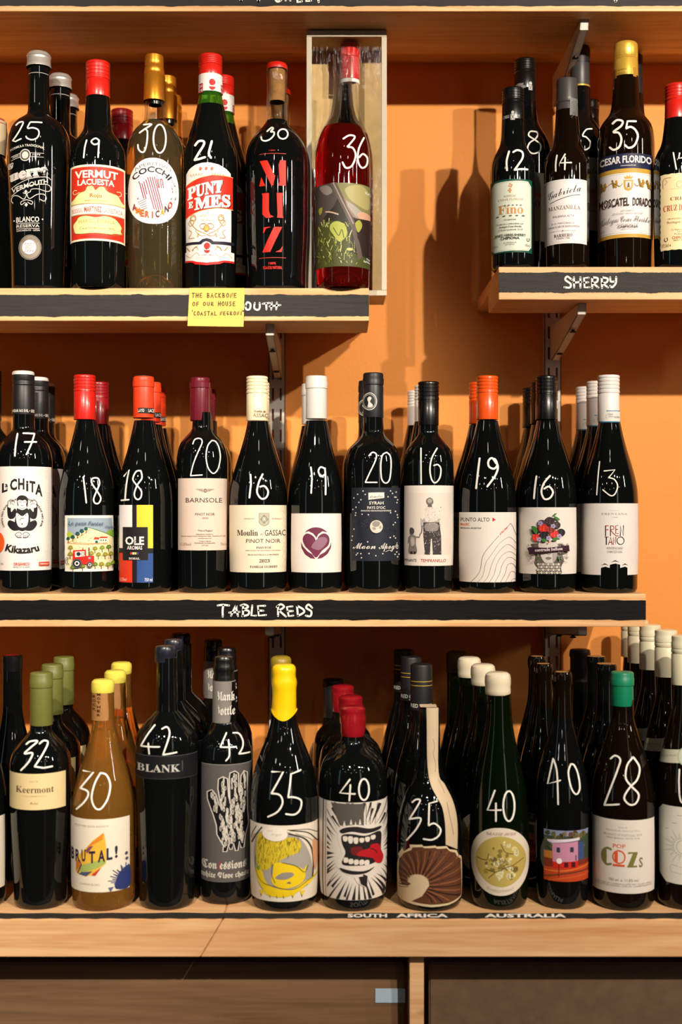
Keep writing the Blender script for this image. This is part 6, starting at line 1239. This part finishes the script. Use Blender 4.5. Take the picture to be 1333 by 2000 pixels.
a.text('GENTLE FOLK', 880, 1150, 1252, 30, '#9a7a5c', 's'); a.text('CHARDONNAY', 885, 1145, 0, 24, '#b8a890', arc=(1005, 1440, 322, False)); a.text('ADELAIDE HILLS', 60, 300, 0, 15, '#8a7a68', arc=(1003, 1487, 243, True)) if 0 else None
b.label(a, label='rounded cream label with a mottled green-gold disc')
copies(b, [(947, 1.655), (920, 1.735)], file_labels('the ivory-waxed bottle chalked 40', 2), 'ivory-waxed green bottles')
b2 = Bottle(893, 1.82, z3_, burg3(52, 19.5), 'wine_bottle', 'green bottle with dull brown top, last in the ivory wax file', material=M_GREEN, up=1300); b2.rev('wax_seal', [(1271, 12), (1273, 18), (1278, 21), (1300, 20.4), (1312, 20)], mat('dull_brown_wax', '#5a4a2a', .4), lump=.015)
# 40 pink house
b = Bottle(1101, Y3, z3_, [(1312, 17.5), (1314, 19.5), (1322, 20), (1336, 19.8), (1340, 17.8), (1380, 18.5), (1405, 20.5), (1435, 27), (1465, 35), (1495, 43), (1525, 48.5), (1560, 51.5), (1600, 52), (1700, 51), (1750, 48)], 'wine_bottle', 'black bottle with bare corked neck and pink house picture label, chalked 40', material=[M_DARK, M_BROWN])
for p in b.body.data.polygons:
    if p.center.z > PZ(1400, Y3)-b.zb: p.material_index = 1
b.root.location.x = PX(1099, Y3); b.rev('cork', [(1311.3, 9), (1311.8, 13)], CORK)
b.mark((1050, 1420, 4.710), [['l', (160, 290), (110, 520), (225, 490)], [(165, 300), (195, 420), (205, 710)], [(320, 340), (298, 420), (325, 560), (370, 618), (402, 560), (385, 430), (350, 350), (320, 340)]], 17)
a = Art().view(1050, 1420, 4.710); rnd = random.Random(21)
a.rect(74, 955, 478, 1424, '#3a4636'); a.poly([(74, 955), (478, 955), (478, 1000), (74, 1010)], '#8088a8'); a.hold = True
for i in range(46): a.blob([(x0_+rnd.uniform(14, 30)*cos(k*1.05), y0_+rnd.uniform(14, 30)*sin(k*1.05)) for x0_, y0_ in [(rnd.uniform(95, 460), rnd.choice([rnd.uniform(975, 1030), rnd.uniform(1030, 1130)]))] for k in range(6)], rnd.choice(['#3c4a2c', '#5c5c34', '#6a3c34', '#28321f', '#7c6a44']), 3)
a.hold = False
a.poly([(74, 1150), (160, 1150), (160, 1220), (74, 1220)], '#b8742c'); a.poly([(74, 1215), (478, 1230), (478, 1290), (74, 1310)], '#7c2c1c'); a.poly([(74, 1300), (478, 1270), (478, 1424), (74, 1424)], '#b8421c'); a.curve([(80, 1330), (250, 1325), (478, 1290)], 12, '#d86c2c'); a.curve([(80, 1390), (260, 1350), (478, 1330)], 16, '#6c3420'); a.curve([(120, 1420), (300, 1385), (478, 1370)], 12, '#c4572a')
a.poly([(385, 1060), (440, 1075), (440, 1225), (385, 1230)], '#3c4c74'); a.poly([(150, 1075), (385, 1055), (385, 1235), (155, 1250)], '#c084a0'); a.poly([(155, 1245), (385, 1235), (382, 1300), (158, 1305)], '#c8281c'); a.poly([(105, 1045), (398, 1022), (400, 1045), (150, 1072), (108, 1060)], '#d8ccd8'); a.line([(110, 1062), (150, 1085)], 8, '#6c7c8c')
for x, y in ((207, 1132), (330, 1128)): a.rect(x-16, y-22, x+16, y+24, '#2c3440')
for x in (280, 345): a.rect(x-20, 1245, x+16, 1290, '#4c1418')
a.ell(215, 1234, 26, 26, '#ece4e0', 12); a.line([(212, 1262), (212, 1380)], 7, '#6a1c18'); a.rect(362, 1180, 370, 1230, '#2c3440')
b.label(a, label='painted picture label of a pink house on red ground')
copies(b, [(1062.5, 1.655), (1050, 1.74)], file_labels('the pink house bottle', 2), 'bare-necked bottles with picture labels')
# 28 green cap
b = Bottle(1218, Y3, z3_, burg3(61, 21.6, 1398, 1560), 'wine_bottle', 'dark bottle with emerald green capsule and white label with olive and orange letters, chalked 28', material=M_BROWN, up=1365)
b.rev('capsule', capsule(1312, 1377, 22.4, 25, 21.8), GREENC, cx=1216.5)
b.mark((1050, 1420, 4.710), [[(680, 290), (722, 262), (768, 300), (740, 400), (680, 560), (622, 715)], ['l', (622, 716), (755, 710)], [(885, 275), (830, 350), (818, 470), (870, 545), (935, 620), (910, 700), (850, 712), (803, 650), (850, 560), (922, 480), (942, 370), (885, 275)]], 19)
a = Art().view(1050, 1420, 4.710); K = '#9a9088'; Ol = '#77743a'; Or = '#d4572c'
a.rect(514, 858, 1078, 1534, '#ddd3c8'); a.text('Vinho de', 745, 830, 935, 16, K); a.text('Ansiedade Natural Plus', 635, 945, 965, 16, K, 'i'); a.text('PRODUCT OF PORTUGAL, 2019', 615, 965, 1008, 20, K); a.text('VINHO BRANCO / WHITE WINE', 635, 945, 1035, 16, K)
a.text('POP', 700, 815, 1118, 36, Or, 't', bold=.01); a.ring(655, 1205, 52, 76, 20, Ol, 20, 60, 300); a.blob([(610, 1160), (640, 1140), (640, 1275), (612, 1250)], Ol)
a.ring(755, 1200, 55, 58, 12, Or); a.poly([(715, 1165), (745, 1150), (745, 1250), (715, 1240)], Or); a.rect(698, 1268, 808, 1287, Or); a.poly([(840, 1150), (925, 1150), (925, 1165), (880, 1290), (832, 1290), (882, 1162), (840, 1168)], Ol); a.rect(832, 1275, 920, 1290, Ol); a.text('S', 938, 972, 1290, 86, Ol, 'g')
a.text('750 ml  e  11,5% vol', 662, 932, 1422, 24, K); a.text('Engarrafado por Constituinte por LOTE 2019 / Contém sulfitos', 550, 1050, 1452, 13, K); a.text('PRODUTO DE PORTUGAL - LOTE 1904 - CONTEM SULFITOS', 545, 1050, 1472, 13, K)
b.label(a, label='white label with olive and orange lettering')
b2 = Bottle(1186, 1.655, z3_, [(1296, 18), (1298, 19.6), (1312, 19.8), (1322, 17.8), (1390, 19.5), (1425, 27), (1460, 38), (1500, 47), (1560, 51), (1700, 50)], 'wine_bottle', 'bare corked dark bottle behind and left of the emerald green capsule'); b2.rev('cork', [(1295.2, 9), (1295.8, 13)], CORK)
copies(b2, [(1165.5, 1.74)], ['second bare corked dark bottle behind the emerald green capsule'], 'bare corked bottles near the green capsule')
b2 = Bottle(1134, 1.83, z3_, [(1330, 19), (1400, 20), (1425, 26), (1460, 36), (1500, 45), (1700, 46)], 'wine_bottle', 'tall black-capsuled bottle at the back between pink house and green-capped bottles'); b2.rev('capsule', capsule(1268, 1330, 20, 14), BLKM)
# right edge tall ones
b = Bottle(1340, Y3, z3_, [(1330, 21), (1370, 23), (1400, 29), (1435, 38), (1470, 46), (1510, 53), (1550, 56.5), (1620, 57), (1740, 54)], 'wine_bottle', 'tall dark bottle with cream cap and white sunburst label cut by the right edge', material=M_BROWN)
cs = [(1241, 19), (1242, 21.8), (1246, 22.6), (1252, 21.9), (1254, 22.9), (1265, 22.9), (1266, 22), (1268, 22.9), (1274, 22.6), (1276, 21.5), (1278, 22.8), (1334, 22.9), (1336, 22.8)]
b.rev('cap', cs, mat('ivory_screw_cap', '#d9d2b4', .4, coat=.15), cx=1336)
b.mark((1050, 1420, 4.710), [['l', (1312, 390), (1308, 500), (1312, 620)], [(1312, 620), (1325, 680), (1345, 700)]], 18)
a = Art().view(1050, 1420, 4.710); K = '#6c8064'
a.poly([(1125, 790), (1160, 742), (1700, 742), (1700, 1470), (1190, 1452), (1130, 1380)], '#dcd8cc'); a.hold = True
for i in range(9):
    t_ = radians(100+i*20); a.line([(1330+70*cos(t_+.12), 1110+70*sin(t_+.12)), (1330+(140+(i % 2)*40)*cos(t_), 1110+(140+(i % 2)*40)*sin(t_)), (1330+70*cos(t_-.12), 1110+70*sin(t_-.12))], 4, K)
a.ring(1340, 1110, 55, 60, 4, K); a.line([(1225, 1310), (1240, 1280), (1330, 1300)], 3, K); a.line([(1225, 1310), (1235, 1350), (1330, 1360)], 3, K); a.rect(1180, 955, 1210, 959, K); a.rect(1245, 895, 1285, 899, K); a.rect(1290, 820, 1333, 824, K)
b.label(a, label='white octagonal label with a spiky sun')
a = Art().view(1050, 1420, 4.710); a.poly([(1130, 190), (1340, 205), (1340, 330), (1130, 312)], '#cfcbb2'); a.text('VERDE VINHO', 1145, 1290, 270, 20, '#8a9070'); a.ell(1350, 270, 55, 80, '#c4ccb8'); a.ring(1350, 270, 50, 74, 4, '#6c8064')
b.label(a, 'neck_seal', flat=False, eps0=.0005, label='pale green seal around the shoulder')
copies(b, [(1306, 1.6455), (1275, 1.721), (1251, 1.7965), (1237, 1.872)], file_labels('the cream-capped bottle cut by the right edge', 4), 'cream screw-capped bottles along the right edge')
